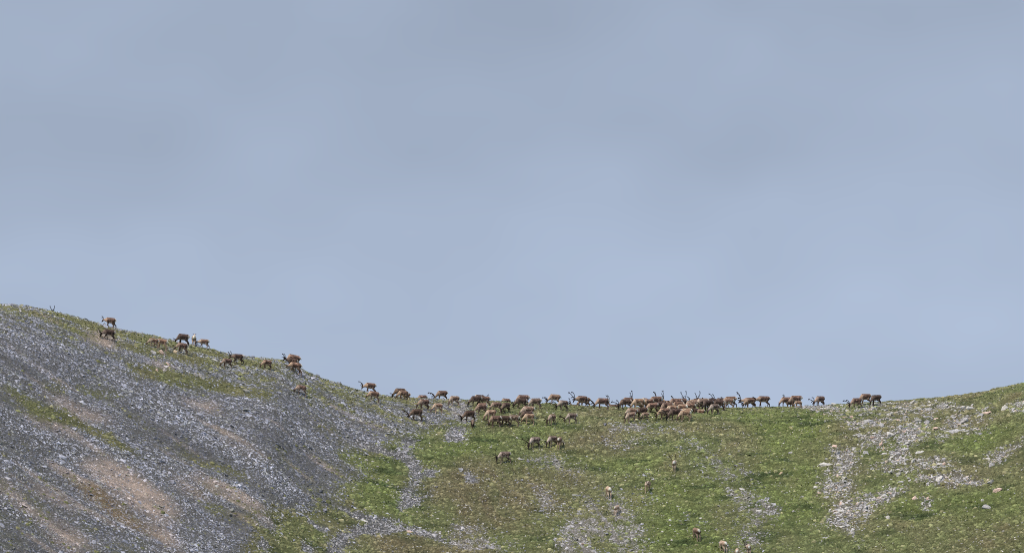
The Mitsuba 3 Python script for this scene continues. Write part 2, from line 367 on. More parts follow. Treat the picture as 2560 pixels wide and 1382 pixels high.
ochre = paint(OCHRE, 0.7, 1.2, 4)
dark = np.clip(paint(DARK, 0.9, 1.5, 5) * 0.9 + slope_left * np.clip((streak2 - 0.54) * 5, 0, 0.8) * (1 - 0.6 * upper), 0, 1) * (1 - 0.8 * warm)
runs = np.clip(paint(RUNS, 0.35, 0.6, 6), 0, 1)
rill = meshkit.fbm(np.stack([(X - 0.22 * S) * 0.75, S * 0.10, X * 0 + 2.5], -1), 4, 25)          # rills running straight down the saddle face
gravel = paint(GRAVEL, 0.8, 1.2, 7) * np.clip(0.92 + 5.5 * (rill - 0.47), 0, 1) * np.clip(0.6 + 2.2 * (patch - 0.3), 0, 1)
white = paint(WHITE_STONES, 0.5, 0.8, 8)
olive = slope_left * np.clip(upper * 1.15 - 0.10 + 1.8 * (blotch - 0.5) + 1.8 * (streak3 - 0.5), 0, 1)      # thin turf between the stones high on the slope
rocky = slope_left * np.clip(0.98 - 0.62 * olive + 1.3 * (streak - 0.5) + 0.8 * (patch - 0.5), 0.22, 1)
rocky = np.maximum(rocky, 0.8 * warm * slope_left) * (1 - 0.88 * mead)
rocky = np.maximum.reduce([rocky, runs * np.clip(0.75 + 1.6 * (patch - 0.3), 0, 1), gravel * np.clip(0.62 + 2.4 * (patch - 0.47) + 1.4 * (fine - 0.5), 0.06, 0.9)])
white_cover = white * np.clip(0.55 + 2.2 * (patch - 0.42), 0, 1)
white_cover = np.maximum(white_cover, paint(SPARSE_STONES, 0.6, 0.9, 11) * np.clip(0.30 + 3.0 * (fine - 0.48), 0.04, 0.8))
white_cover = np.maximum(white_cover, paint(STONE_BAND, 0.25, 0.3, 12) * 0.95)
white = np.maximum(white, white_cover)
green = (1 - slope_left)

# bumps: broad swells, hummocks, tussocks; the stone runs lie a little sunk
swell = 1.1 * (meshkit.fbm(xyz(X, Y, 0.09, 0.07, 2), 2, 41) - 0.5) * np.clip(np.abs(S) / 14, 0.12, 1)
hummock = (0.75 * (meshkit.fbm(xyz(X, Y, 0.22, 0.34, 4), 3, 43) - 0.5)) * np.clip(np.abs(S) / 10, 0.4, 1)
tussock = (0.50 * green + 0.25 * slope_left) * (meshkit.fbm(xyz(X, Y, 0.75, 1.4, 5), 2, 45) - 0.5)
ribs = 0.7 * slope_left * (streak - 0.5) * np.clip(S / 12, 0, 1)
edge = np.clip(np.minimum.reduce([X + 67, 67 - X, Y - 472, 634 - Y]) / 6, 0, 1)
steps = np.zeros_like(X)
for bank in BANKS:                                     # turf steps where the slope has slumped
    line = np.array(bank)
    yb = np.interp(X, line[:, 0], line[:, 1])
    end = np.clip(np.minimum(X - line[0, 0], line[-1, 0] - X) / 1.5, 0, 1)
    yb = yb + 0.8 * (meshkit.fbm(xyz(X, X * 0, 0.8, 0, 3), 2, 47) - 0.5)
    steps += 0.26 * end * np.where(Y > yb, np.exp(-(Y - yb) / 3.0), 2 * np.exp(np.minimum(Y - yb, 0) / 0.9) - 1) * np.exp(-np.maximum(yb - Y, 0) / 1.5)
BUMPS = (swell + hummock + tussock + ribs + steps - 0.14 * runs - 0.08 * white) * edge
Z = base_height(X, Y) + BUMPS
_hz = RectBivariateSpline(GX, GY, Z, kx=1, ky=1)


def height(x, y):
    return _hz.ev(x, y)


def at_grid(field, x, y):
    return map_coordinates(field, [(np.asarray(x) - GX[0]) / STEP, (np.asarray(y) - GY[0]) / STEP], order=1, mode='nearest')


def lerp(a, b, t):
    t = np.asarray(t)[..., None]
    return np.asarray(a) * (1 - t) + np.asarray(b) * t


def turf_colour(x, y):
    """colour of the living turf: yellow green, green, olive brown, by patches"""
    b, p, q, m = at_grid(blotch, x, y), at_grid(patch, x, y), at_grid(moss, x, y), at_grid(lush, x, y)
    c = lerp((0.164, 0.164, 0.090), (0.142, 0.168, 0.074), np.clip((b - 0.38) * 4.5, 0, 1))
    c = lerp(c, (0.185, 0.165, 0.095), np.clip((p - 0.56) * 4.0, 0, 0.7))
    c = lerp(c, (0.132, 0.178, 0.054), np.clip(m, 0, 1) * 0.85)
    c = lerp(c, (0.042, 0.066, 0.026), np.clip((q - 0.53) * 7, 0, 0.85) * (0.55 + 0.45 * np.clip(m + 0.3, 0, 1)))   # dark moss and dwarf willow
    return lerp(c, (0.150, 0.150, 0.075), at_grid(slope_left, x, y) * 0.6)


moss = meshkit.fbm(xyz(X, Y, 0.30, 0.70, 12), 4, 37)
lush = paint(LUSH, 1.2, 1.5, 9) * np.clip(0.3 + 1.6 * (patch - 0.25), 0, 1)
brown = paint(BROWN, 1.8, 2.0, 10) * np.clip(0.15 + 1.8 * (rill - 0.25), 0, 1) * np.clip(0.4 + 1.6 * (fine - 0.3), 0, 1)
turf = turf_colour(X, Y)
turf = lerp(turf, (0.135, 0.105, 0.07), np.clip(brown, 0, 0.75))
soil = lerp((0.080, 0.082, 0.090), (0.33, 0.265, 0.23), warm)
soil = lerp(soil, (0.15, 0.105, 0.055), ochre * 0.8)
soil = lerp(soil, (0.150, 0.143, 0.135), np.clip(gravel * 1.3, 0, 1))
ground = lerp(turf * 0.62, soil, np.clip((rocky - 0.25) * 1.5, 0, 0.9))
ground = lerp(ground, (0.12, 0.115, 0.108), np.clip(white_cover * 0.9, 0, 0.85))
ground = ground * (0.78 + 0.44 * rng.random(X.shape))[..., None]

# one sheet: the fine grid in the middle, growing cells out to the horizon
far = np.cumsum(np.geomspace(0.5, 900, 42))
XS = np.concatenate([GX[0] - far[::-1], GX, GX[-1] + far])
YS = np.concatenate([GY[0] - far[::-1], GY, GY[-1] + far])
XX, YY = np.meshgrid(XS, YS, indexing='ij')
ZZ = base_height(XX, YY)
CC = np.tile(np.array([0.12, 0.13, 0.06]), XX.shape + (1,)) * (0.75 + 0.5 * meshkit.fbm(xyz(XX, YY, 0.03, 0.03), 4, 61))[..., None]
n = len(far)
ZZ[n:-n, n:-n] = Z
CC[n:-n, n:-n] = ground
ii, jj = np.meshgrid(np.arange(len(XS) - 1), np.arange(len(YS) - 1), indexing='ij')
a = (ii * len(YS) + jj).ravel()
quads = np.stack([a, a + len(YS), a + len(YS) + 1, a + 1], 1)
scene['hillside'] = mikit.ply((np.stack([XX, YY, ZZ], -1).reshape(-1, 3), quads), 'mat_ground', smooth=True, color=CC.reshape(-1, 3))
labels['hillside'] = {'label': 'mountain ridge with grey scree on the left and green turf on the right', 'kind': 'structure', 'category': 'hill'}

# ------------------------------------------------------------------ loose stones and grass
def stone_shape(r, flat, cuts=7):
    p = r.normal(size=(cuts, 3))
    p /= np.linalg.norm(p, axis=1, keepdims=True)
    p *= r.uniform(0.75, 1.1, (cuts, 1)) * np.array([1.0, r.uniform(0.6, 0.95), flat])
    h = trimesh.convex.convex_hull(p)
    return np.array(h.vertices) - [0, 0, 0], np.array(h.faces)


_dzdx, _dzdy = np.gradient(gaussian_filter(Z, 3), STEP)


def frames(x, y, tilt):
    """upright frames lying on the slope, turned and tilted at random"""
    k = len(x)
    nrm = np.stack([-at_grid(_dzdx, x, y), -at_grid(_dzdy, x, y), np.ones(k)], 1) + rng.normal(size=(k, 3)) * tilt
    nrm /= np.linalg.norm(nrm, axis=1, keepdims=True)
    t = rng.normal(size=(k, 3))
    t -= (t * nrm).sum(1, keepdims=True) * nrm
    t /= np.linalg.norm(t, axis=1, keepdims=True)
    return np.stack([t, np.cross(nrm, t), nrm], 2)


def scatter(variants, x, y, size, tilt, sink, colour, jitter):
    """all the pieces as one mesh with a colour per piece"""
    which = rng.integers(0, len(variants), len(x))
    R, z = frames(x, y, tilt), height(x, y)
    vs, fs, cs, at = [], [], [], 0
    for k, (v, f) in enumerate(variants):
        i = np.nonzero(which == k)[0]
        p = np.einsum('kij,nj->kni', R[i], v) * size[i][:, None, None]
        p += np.stack([x[i], y[i], z[i] - sink * size[i]], 1)[:, None]
        vs.append(p.reshape(-1, 3))
        fs.append((f[None] + (at + np.arange(len(i)) * len(v))[:, None, None]).reshape(-1, 3))
        cs.append(np.repeat(colour[i], len(v), 0) * (1 + jitter * rng.normal(size=(len(i) * len(v), 1))))
        at += len(i) * len(v)
    return (np.vstack(vs), np.vstack(fs)), np.clip(np.vstack(cs), 0.005, 0.85)


def sow(count, cover, x0=-64, x1=64, s0=-3, s1=100):
    x = rng.uniform(x0, x1, count)
    y = _yc(x) - rng.uniform(s0, s1, count)
    foot = np.interp(x, [-64, -20, 0, 64], [482, 515, 528, 524])
    # nothing is sown below the frame's bottom edge but for a margin
    keep = (rng.random(count) < at_grid(cover, x, y)) & (y > foot)
    return x[keep], y[keep]


def stone_colour(x, y):
    k = len(x)
    t = rng.random(k)
    c = lerp((0.195, 0.21, 0.27), (0.50, 0.525, 0.62), t ** 1.4)
    c = c * (0.70 + 0.62 * np.clip((at_grid(streak, x, y) - 0.3) * 2.4, 0, 1))[:, None]
    c = lerp(c, (0.10, 0.107, 0.135), np.clip(at_grid(dark, x, y) * 0.7 + (rng.random(k) < 0.15) * 0.5, 0, 0.9))
    c = lerp(c, lerp((0.28, 0.225, 0.20), (0.64, 0.54, 0.48), t), np.clip(at_grid(warm, x, y) * 1.2, 0, 0.9) * (rng.random(k) < 0.82))
    c = lerp(c, lerp((0.27, 0.26, 0.26), (0.52, 0.51, 0.52), t), at_grid(np.clip(gravel + 0.7 * runs, 0, 1), x, y) * 0.8)
    c = lerp(c, (0.33, 0.24, 0.13), at_grid(ochre, x, y) * 0.6 * t)
    c = lerp(c, (0.24, 0.25, 0.19), (rng.random(k) < 0.2 + 0.35 * at_grid(olive, x, y)) * 0.55)          # lichen
    return c


flat_stones = [stone_shape(rng, f) for f in (0.35, 0.45, 0.55, 0.4, 0.5, 0.6, 0.35, 0.5, 0.7, 0.45)]
x, y = sow(540000, np.clip(rocky * 1.12, 0, 1))
size = np.clip(rng.lognormal(math.log(0.118), 0.48, len(x)), 0.05, 0.60) * (1 + 0.5 * (ridge_distance(x, y) < 2.5)) * (1 - 0.18 * at_grid(warm, x, y))
m, c = scatter(flat_stones, x, y, size, 0.35, 0.12, stone_colour(x, y), 0.03)
scene['scree'] = mikit.ply(m, 'mat_stone', color=c)
labels['scree'] = {'label': 'loose grey and pinkish stones of the scree slope and stone runs', 'category': 'scree', 'kind': 'stuff'}
print('scree', len(x))

wx, wy = sow(170000, white_cover, 20, 64, -4, 75)
size = np.clip(rng.lognormal(math.log(0.15), 0.42, len(wx)), 0.06, 0.40)
t = rng.random(len(wx))
c = lerp((0.26, 0.265, 0.29), (0.62, 0.62, 0.635), t ** 1.2)
c = lerp(c, (0.55, 0.45, 0.37), (rng.random(len(wx)) < 0.12) * 0.8)
m, c = scatter(flat_stones, wx, wy, size, 0.35, 0.15, c, 0.03)
scene['rubble'] = mikit.ply(m, 'mat_stone', color=c)
labels['rubble'] = {'label': 'pale grey rubble filling the stone streaks on the right slope', 'category': 'rubble', 'kind': 'stuff'}

# lone pale stones sprinkled over the turf belong to the turf's stuff
x, y = sow(110000, np.clip(0.13 + 0.30 * np.clip((patch - 0.44) * 6, 0, 1) + 0.65 * brown + 0.35 * np.clip((rill - 0.52) * 8, 0, 1) * (X < 34), 0, 1) * green * (1 - white_cover))
size = np.clip(rng.lognormal(math.log(0.115), 0.4, len(x)), 0.05, 0.28)
m, c = scatter(flat_stones, x, y, size, 0.3, 0.1, lerp((0.24, 0.24, 0.245), (0.60, 0.595, 0.585), rng.random(len(x))), 0.03)
scene['pebbles'] = mikit.ply(m, 'mat_stone', color=c)
labels['pebbles'] = {'label': 'small pale stones sprinkled over the green turf', 'category': 'pebbles', 'kind': 'stuff'}


def tuft_shape(r, blades):
    v, f = [], []
    for k in range(blades):
        a = r.uniform(0, 2 * math.pi)
        lean, w, h = r.uniform(0.25, 0.9), r.uniform(0.16, 0.3), r.uniform(0.45, 1.0)
        base = np.array([math.cos(a), math.sin(a), 0]) * r.uniform(0, 0.35)
        side = np.array([-math.sin(a), math.cos(a), 0]) * w
        tip = base + np.array([math.cos(a) * lean, math.sin(a) * lean, h])
        v += [base - side, base + side, tip]
        f.append([3 * k, 3 * k + 1, 3 * k + 2])
    return np.array(v), np.array(f)


def cushion_shape(r):
    """a low mat of moss or dwarf shrub, longer along the contour than down the slope"""
    k = 7
    a = (np.arange(k) + r.uniform(-0.3, 0.3, k)) * 2 * math.pi / k
    rim = np.stack([np.cos(a) * r.uniform(0.7, 1.1, k), np.sin(a) * r.uniform(0.7, 1.1, k), np.full(k, -0.12)], 1)
    top = rim * [0.55, 0.55, 0] + np.stack([np.zeros(k), np.zeros(k), r.uniform(0.18, 0.40, k)], 1)
    v = np.vstack([rim, top, [[0, 0, r.uniform(0.3, 0.45)]]])
    f = []
    for i in range(k):
        j = (i + 1) % k
        f += [[i, j, k + j], [i, k + j, k + i], [k + i, k + j, 2 * k]]
    return v, np.array(f)


def turf_piece_colour(x, y, spread):
    c = turf_colour(x, y)
    c = lerp(c, (0.15, 0.118, 0.08), np.clip(at_grid(brown, x, y), 0, 0.48))
    c = lerp(c, (0.33, 0.31, 0.19), (rng.random(len(x)) < 0.07) * rng.uniform(0.2, 0.7, len(x)))
    return c * rng.lognormal(0.06, spread, (len(x), 1))


tufts = [tuft_shape(rng, 4) for _ in range(9)]
mats = [cushion_shape(rng) for _ in range(8)]
cover = np.clip(np.clip(1 - 1.05 * rocky - 0.8 * white_cover, 0, 1) * (0.25 + 0.75 * green + 0.3 * mead + 0.6 * olive), 0, 1)
cover = np.maximum(cover, 0.5 * olive * np.clip((fine - 0.35) * 4, 0, 1))
x, y = sow(210000, cover)
size = np.clip(rng.lognormal(math.log(0.105), 0.35, len(x)), 0.05, 0.22)
m1, c1 = scatter(tufts, x, y, size, 0.25, 0.02, turf_piece_colour(x, y, 0.34), 0.05)
x, y = sow(105000, cover)
size = np.clip(rng.lognormal(math.log(0.20), 0.38, len(x)), 0.09, 0.5)
m2, c2 = scatter(mats, x, y, size, 0.12, 0.05, turf_piece_colour(x, y, 0.24), 0.08)
scene['grass'] = mikit.ply((np.vstack([m1[0], m2[0]]), np.vstack([m1[1], m2[1] + len(m1[0])])), 'mat_grass', color=np.vstack([c1, c2]))
labels['grass'] = {'label': 'short tundra grass and moss covering the slope in tufts', 'category': 'grass', 'kind': 'stuff'}
print('grass', len(x))

# ------------------------------------------------------------------ boulders: each a thing of its own


def boulder_mesh(r, w, d, h, kind):
    """a weathered block: an ellipsoid of random planes, squared off by joints; kind: slab, block, cone"""
    pts = []
    k = r.uniform(0.55, 0.8)
    tilt = r.normal(size=2) * 0.25
    for _ in range(int(r.integers(13, 20))):
        p = r.normal(size=3)
        p /= np.linalg.norm(p)
        q = np.sign(p) * np.abs(p) ** k * r.uniform(0.8, 1.08)
        if kind == 'cone':
            q[:2] *= np.clip(1.0 - 0.8 * (q[2] * 0.5 + 0.5), 0.08, 1)
        elif kind == 'slab':
            q[2] = np.clip(q[2], -1, 0.55) + 0.3 * (tilt[0] * q[0] + tilt[1] * q[1])
        else:
            q[2] += tilt[0] * q[0] + tilt[1] * q[1]
        pts.append(q)
    if kind == 'cone':
        pts.append(np.array([r.uniform(-0.25, 0.25), r.uniform(-0.1, 0.1), 1.15]))
    hull = trimesh.convex.convex_hull(np.array(pts) * [w / 2, d / 2, h / 2])
    man = m3.Manifold(m3.Mesh(np.asarray(hull.vertices, np.float32), np.asarray(hull.faces, np.uint32)))
    man = man.refine_to_length(max(w, d, h) / 6)
    mm = man.to_mesh()
    v, f = np.array(mm.vert_properties[:, :3], float), np.array(mm.tri_verts)
    t = trimesh.Trimesh(v, f, process=True)
    nz = meshkit.fbm(t.vertices * 3.1 + r.uniform(0, 50, 3), 3, 3) - 0.5
    t.vertices = t.vertices + t.vertex_normals * (nz * 0.16 * min(w, d, h))[:, None]
    return t


def boulder(x, y, w, d, h, turn, lean, kind, mat, label, group, name, seed):
    r = np.random.default_rng(seed)
    t = boulder_mesh(r, w, d, h, kind)
    tm = trimesh.transformations.rotation_matrix(turn, [0, 0, 1]) @ trimesh.transformations.rotation_matrix(lean, [0, 1, 0])
    g = np.array([float(at_grid(_dzdx, [x], [y])[0]), float(at_grid(_dzdy, [x], [y])[0])]) * 0.9
    v = t.vertices @ tm[:3, :3].T
    v = v + np.array([x, y, float(height(x, y)) + h * 0.20])
    v[:, 2] += (v[:, 0] - x) * g[0] + (v[:, 1] - y) * g[1]
    key, k = name, 0
    while key in scene:
        k += 1
        key = f'{name}_{k:03d}'
    scene[key] = mikit.ply((v, np.array(t.faces)), mat, smooth=38)
    labels[key] = {'label': label, 'category': 'rock'}
    if group:
        labels[key]['group'] = group


# x, y, width, depth, height, turn, lean, kind, material, label
BOULDERS = [
    (49.66, 573.30, 1.89, 1.14, 0.36, 0.11, -0.01, 'slab', 'mat_rock_grey', 'large flat blue-grey slab on the turf of the right slope, below the skyline'),
    (50.76, 572.55, 0.81, 0.49, 0.23, -0.10, -0.08, 'slab', 'mat_rock_pale', 'small cream slab touching the right end of the large flat blue-grey slab'),
    (55.60, 577.35, 1.45, 1.31, 0.66, -0.19, -0.07, 'cone', 'mat_rock_pale', 'pale pointed pyramid-shaped rock near the right edge just under the skyline'),
    (45.26, 568.05, 1.25, 0.75, 0.27, 0.11, 0.09, 'slab', 'mat_rock_pale', 'rounded white slab right of the winding stone streak on the right slope'),
    (47.18, 563.65, 0.97, 0.58, 0.21, -0.03, 0.01, 'slab', 'mat_rock_pale', 'small flat white slab alone on brownish turf, right slope'),
    (34.74, 568.80, 1.97, 1.18, 0.49, -0.03, 0.08, 'slab', 'mat_rock_pale', 'long pale leaning slab at the left end of the left-hand stone streak'),
    (38.78, 576.85, 1.00, 0.60, 0.31, -0.21, 0.12, 'slab', 'mat_rock_grey', 'low grey wedge-shaped rock on green turf under the right caribou group'),
    (39.64, 576.30, 0.81, 0.49, 0.18, -0.10, 0.02, 'slab', 'mat_rock_pale', 'low pale slab just right of the grey wedge-shaped rock'),
    (39.44, 570.50, 0.81, 0.48, 0.44, -0.03, 0.11, 'block', 'mat_rock_grey', 'round grey rock alone between the two upper stone streaks'),
    (40.52, 574.70, 0.81, 0.49, 0.38, -0.10, 0.07, 'block', 'mat_rock_pink', 'pinkish block beside small pale stones left of the winding streak'),
    (41.31, 572.15, 0.45, 0.40, 0.65, 0.10, -0.09, 'cone', 'mat_rock_pink', 'pinkish upright pointed stone left of the winding stone streak'),
    (41.43, 570.80, 0.40, 0.36, 0.66, 0.06, 0.10, 'cone', 'mat_rock_tan', 'tan pointed stone right under the pinkish upright one'),
    (29.67, 567.15, 0.76, 0.45, 0.45, -0.08, 0.04, 'block', 'mat_rock_tan', 'single orange-tan rock on the plain green slope right of centre'),
    (52.53, 554.05, 1.31, 0.78, 0.56, 0.14, -0.05, 'block', 'mat_rock_pink', 'pale pinkish rounded boulder far right below the end of the turf step'),
    (51.00, 550.90, 1.21, 0.73, 0.46, -0.13, 0.04, 'block', 'mat_rock_grey', 'low grey boulder on smooth turf near the lower right edge'),
    (50.68, 552.50, 0.39, 0.23, 0.33, 0.10, 0.09, 'block', 'mat_rock_pale', 'small pale stone just above the low grey boulder at lower right'),
    (50.94, 576.45, 1.09, 0.65, 0.88, -0.25, -0.06, 'block', 'mat_rock_grey', 'stacked grey outcrop rock at right, below the broken skyline rocks'),
    (50.86, 574.65, 0.90, 0.54, 0.33, 0.03, 0.07, 'slab', 'mat_rock_grey', 'lower ledge of grey rock under the stacked grey outcrop'),
    (42.40, 562.85, 0.62, 0.37, 0.47, -0.05, 0.03, 'block', 'mat_rock_pale', 'pale rounded stone at the left start of the level turf step'),
    (35.38, 555.30, 1.22, 0.73, 0.24, -0.01, 0.03, 'slab', 'mat_rock_pale', 'pale flat slab at the left edge of the slanting stone streak'),
    (35.37, 551.40, 1.39, 0.83, 0.23, -0.21, -0.08, 'slab', 'mat_rock_pale', 'long narrow pale slab at the lower end of the slanting streak'),
    (36.48, 549.45, 0.60, 0.36, 0.46, 0.04, -0.06, 'block', 'mat_rock_grey', 'grey block lying below the long narrow pale slab'),
    (33.49, 549.70, 0.78, 0.47, 0.28, -0.24, -0.05, 'slab', 'mat_rock_grey', 'half-buried grey slab in the turf low on the right slope'),
    (40.40, 551.85, 0.61, 0.36, 0.40, 0.05, -0.10, 'block', 'mat_rock_pale', 'pale stone alone below the right part of the slanting streak'),
    (46.74, 559.60, 1.14, 0.69, 0.36, 0.24, -0.03, 'block', 'mat_rock_pale', 'largest pale block on the level turf step'),
    (51.97, 556.70, 0.87, 0.52, 0.53, 0.00, 0.03, 'block', 'mat_rock_grey', 'grey block at the right end of the level turf step'),
    (52.49, 561.10, 0.62, 0.37, 0.65, -0.18, -0.07, 'block', 'mat_rock_grey', 'upright grey stone at the foot of the stones near the right edge'),
    (52.39, 563.60, 0.71, 0.43, 0.31, 0.01, -0.07, 'slab', 'mat_rock_pale', 'pale flat stone above the upright grey stone near the right edge'),
    (53.46, 578.20, 1.54, 0.93, 0.28, -0.04, -0.02, 'slab', 'mat_rock_pink', 'pink-brown overhanging rock lip below the pointed pyramid rock'),
    (52.94, 577.45, 0.91, 0.54, 0.43, 0.04, 0.02, 'block', 'mat_rock_grey', 'grey rock under the pink-brown overhanging lip'),
    (52.01, 581.10, 1.00, 0.60, 0.41, 0.22, 0.01, 'block', 'mat_rock_pale', 'pale broken rock left of the pink-brown lip'),
    (49.31, 583.60, 1.01, 0.61, 0.54, -0.13, 0.11, 'block', 'mat_rock_grey', 'grey jagged rock high among the broken rocks of the right skyline'),
    (47.47, 583.50, 1.10, 0.66, 0.41, 0.09, 0.09, 'slab', 'mat_rock_grey', 'grey tilted slab in the broken rocks, left of the jagged one'),
    (43.67, 569.25, 0.89, 0.54, 0.33, -0.05, -0.06, 'slab', 'mat_rock_grey', 'dark grey flat stone in the middle of the winding streak'),
    (42.39, 573.95, 0.63, 0.38, 0.60, 0.18, 0.08, 'block', 'mat_rock_grey', 'grey knob at the left rim of the winding streak'),
    (36.17, 591.30, 1.39, 0.84, 0.22, 0.23, -0.06, 'slab', 'mat_rock_pale', 'white slab on the crest just right of the low antler'),
    (37.45, 594.55, 0.75, 0.45, 0.42, -0.15, 0.10, 'block', 'mat_rock_pale', 'small pale rock on the skyline right of the lone standing caribou'),
    (31.13, 573.30, 0.54, 0.32, 0.32, -0.24, -0.05, 'block', 'mat_rock_grey', 'small grey stone on green turf well left of the leaning slab'),
    (31.22, 589.50, 0.46, 0.28, 0.34, -0.11, -0.03, 'block', 'mat_rock_grey', 'small grey stone in turf under the caribou group right of the dense herd'),
    (-29.51, 568.60, 1.07, 0.64, 0.69, 0.16, -0.08, 'block', 'mat_rock_pale', 'largest pale boulder on the left scree, right of the green band'),
    (-39.18, 571.35, 0.90, 0.54, 0.67, -0.05, 0.01, 'block', 'mat_rock_pink', 'pinkish boulder below the two fawn caribou on the left slope'),
    (-37.97, 575.35, 0.59, 0.35, 0.43, -0.21, 0.07, 'block', 'mat_rock_tan', 'orange stone under the dark grazing caribou on the left slope'),
    (-40.02, 570.00, 0.72, 0.43, 0.46, -0.06, -0.01, 'block', 'mat_rock_grey', 'grey stone left of the pinkish boulder below the fawn caribou'),
    (-38.25, 568.40, 0.58, 0.35, 0.55, -0.21, 0.11, 'block', 'mat_rock_pink', 'pink stone a little below the pinkish boulder on the left slope'),
    (-36.91, 568.40, 0.71, 0.43, 0.40, 0.07, 0.05, 'block', 'mat_rock_grey', 'grey flat-topped stone on the upper edge of the left green band'),
    (-39.28, 564.75, 0.49, 0.44, 0.39, 0.22, 0.07, 'cone', 'mat_rock_pink', 'small pointed pink stone at the top of the left green band'),
    (-34.53, 568.95, 0.89, 0.54, 0.66, 0.03, 0.02, 'block', 'mat_rock_grey', 'grey split boulder in the left scree below the pair of antlered caribou'),
    (-35.19, 568.70, 0.63, 0.38, 0.48, 0.01, 0.11, 'block', 'mat_rock_grey', 'smaller grey stone left of the grey split boulder'),
    (-16.99, 576.20, 0.41, 0.24, 0.41, 0.19, -0.04, 'block', 'mat_rock_pale', 'small white stone left of the dark bull with swept-back antlers'),
    (5.03, 570.25, 0.45, 0.27, 0.45, 0.01, 0.01, 'block', 'mat_rock_pale', 'white stone in the gravel below the walking pale caribou pair'),
    (25.32, 563.35, 0.75, 0.45, 0.18, -0.20, 0.04, 'slab', 'mat_rock_pale', 'thin white slab, upper of two in the gravel right of centre'),
    (24.55, 560.95, 0.79, 0.48, 0.34, 0.06, -0.11, 'slab', 'mat_rock_grey', 'pale grey slab, lower of two in the gravel right of centre'),
    (23.70, 563.60, 0.53, 0.32, 0.31, 0.23, 0.06, 'block', 'mat_rock_grey', 'small grey stone left of the thin white slab in the gravel'),
    (25.39, 570.40, 0.63, 0.38, 0.27, -0.14, 0.10, 'slab', 'mat_rock_grey', 'grey slab at the end of the gravel tongue right of the antlered caribou'),
    (26.80, 557.05, 0.70, 0.42, 0.15, 0.05, 0.07, 'slab', 'mat_rock_pale', 'narrow white slab at the right edge of the lower gravel'),
    (26.69, 558.40, 0.48, 0.29, 0.18, 0.11, -0.01, 'slab', 'mat_rock_pale', 'tiny white stone above the narrow white slab'),
    (20.49, 555.80, 0.79, 0.47, 0.12, -0.19, -0.06, 'slab', 'mat_rock_pale', 'thin white stone above the lowest brown caribou with a white rump'),
    (-2.52, 547.75, 0.65, 0.39, 0.74, -0.04, -0.01, 'block', 'mat_rock_grey', 'grey upright stone at the bottom edge left of centre'),
    (-15.82, 550.15, 0.95, 0.57, 0.15, -0.07, 0.01, 'slab', 'mat_rock_pale', 'thin pale slab at the junction of the stone runs, lower left centre'),
    (-10.97, 550.00, 0.95, 0.57, 0.20, -0.02, 0.10, 'slab', 'mat_rock_pink', 'pale pinkish slab in the stone run just below the gully'),
    (7.54, 550.10, 0.39, 0.23, 0.33, 0.25, 0.06, 'block', 'mat_rock_pink', 'small pink stone in the bottom gravel patch'),
    (0.98, 571.90, 0.81, 0.49, 0.15, -0.01, 0.04, 'slab', 'mat_rock_grey', 'thin grey stone right of the lone walking caribou'),
]
for i, b in enumerate(BOULDERS):
    boulder(*b, None, 'boulder', 900 + i)

# the larger stones in the streaks of the right slope, one by one
picked = []
for i in rng.permutation(len(wx)):
    if len(picked) >= 190:
        break
    p = np.array([wx[i], wy[i]])
    k = int(np.argmin([min((p[0] - q[0]) ** 2 + 0.2 * (p[1] - q[1]) ** 2 for q in z[0]) for z in ZONES]))
    if wy[i] > _yc(wx[i]) - 1.5 or sum(q[1] == k for q in picked) >= 16 or any(abs(p[0] - q[0][0]) < 0.6 and abs(p[1] - q[0][1]) < 1.0 for q in picked):
        continue
    r = np.random.default_rng(5000 + len(picked))
    w = float(np.clip(r.lognormal(math.log(0.52), 0.28), 0.40, 1.05))
    picked.append((p, k, w, 'slab' if r.random() < 0.55 else 'block', str(r.choice(['grey', 'pale', 'pink'], p=[0.58, 0.30, 0.12]))))
ORDER = ['leftmost', 'second', 'third', 'fourth', 'fifth', 'sixth', 'seventh', 'eighth', 'ninth', 'tenth', 'eleventh', 'twelfth', 'thirteenth']
for i, (p, k, w, shape, tone) in enumerate(picked):
    r = np.random.default_rng(7000 + i)
    like = sorted(q[0][0] for q in picked if q[1] == k and q[3] == shape and q[4] == tone)
    n = like.index(p[0])
    what = {'grey': 'grey', 'pale': 'pale', 'pink': 'pinkish'}[tone] + (' flat stone' if shape == 'slab' else ' blocky stone')
    which = ('only ' if len(like) == 1 else 'leftmost ' if n == 0 else ORDER[n] + '-from-left ') + what
    boulder(p[0], p[1], w, w * r.uniform(0.5, 0.9), w * (r.uniform(0.32, 0.5) if shape == 'slab' else r.uniform(0.5, 0.75)), r.uniform(0, 6.3), r.normal() * 0.15, shape,
            'mat_rock_' + tone, which.replace(' from the left', '') + ' ' + ZONES[k][1], ZONES[k][2], 'rock', 7000 + i)

# ------------------------------------------------------------------ caribou


def bone(*balls):
    """hull of balls (x, y, z, radius)"""
    return m3.Manifold.batch_hull([m3.Manifold.sphere(b[3], 14).translate(list(b[:3])) for b in balls])


POSES = {}


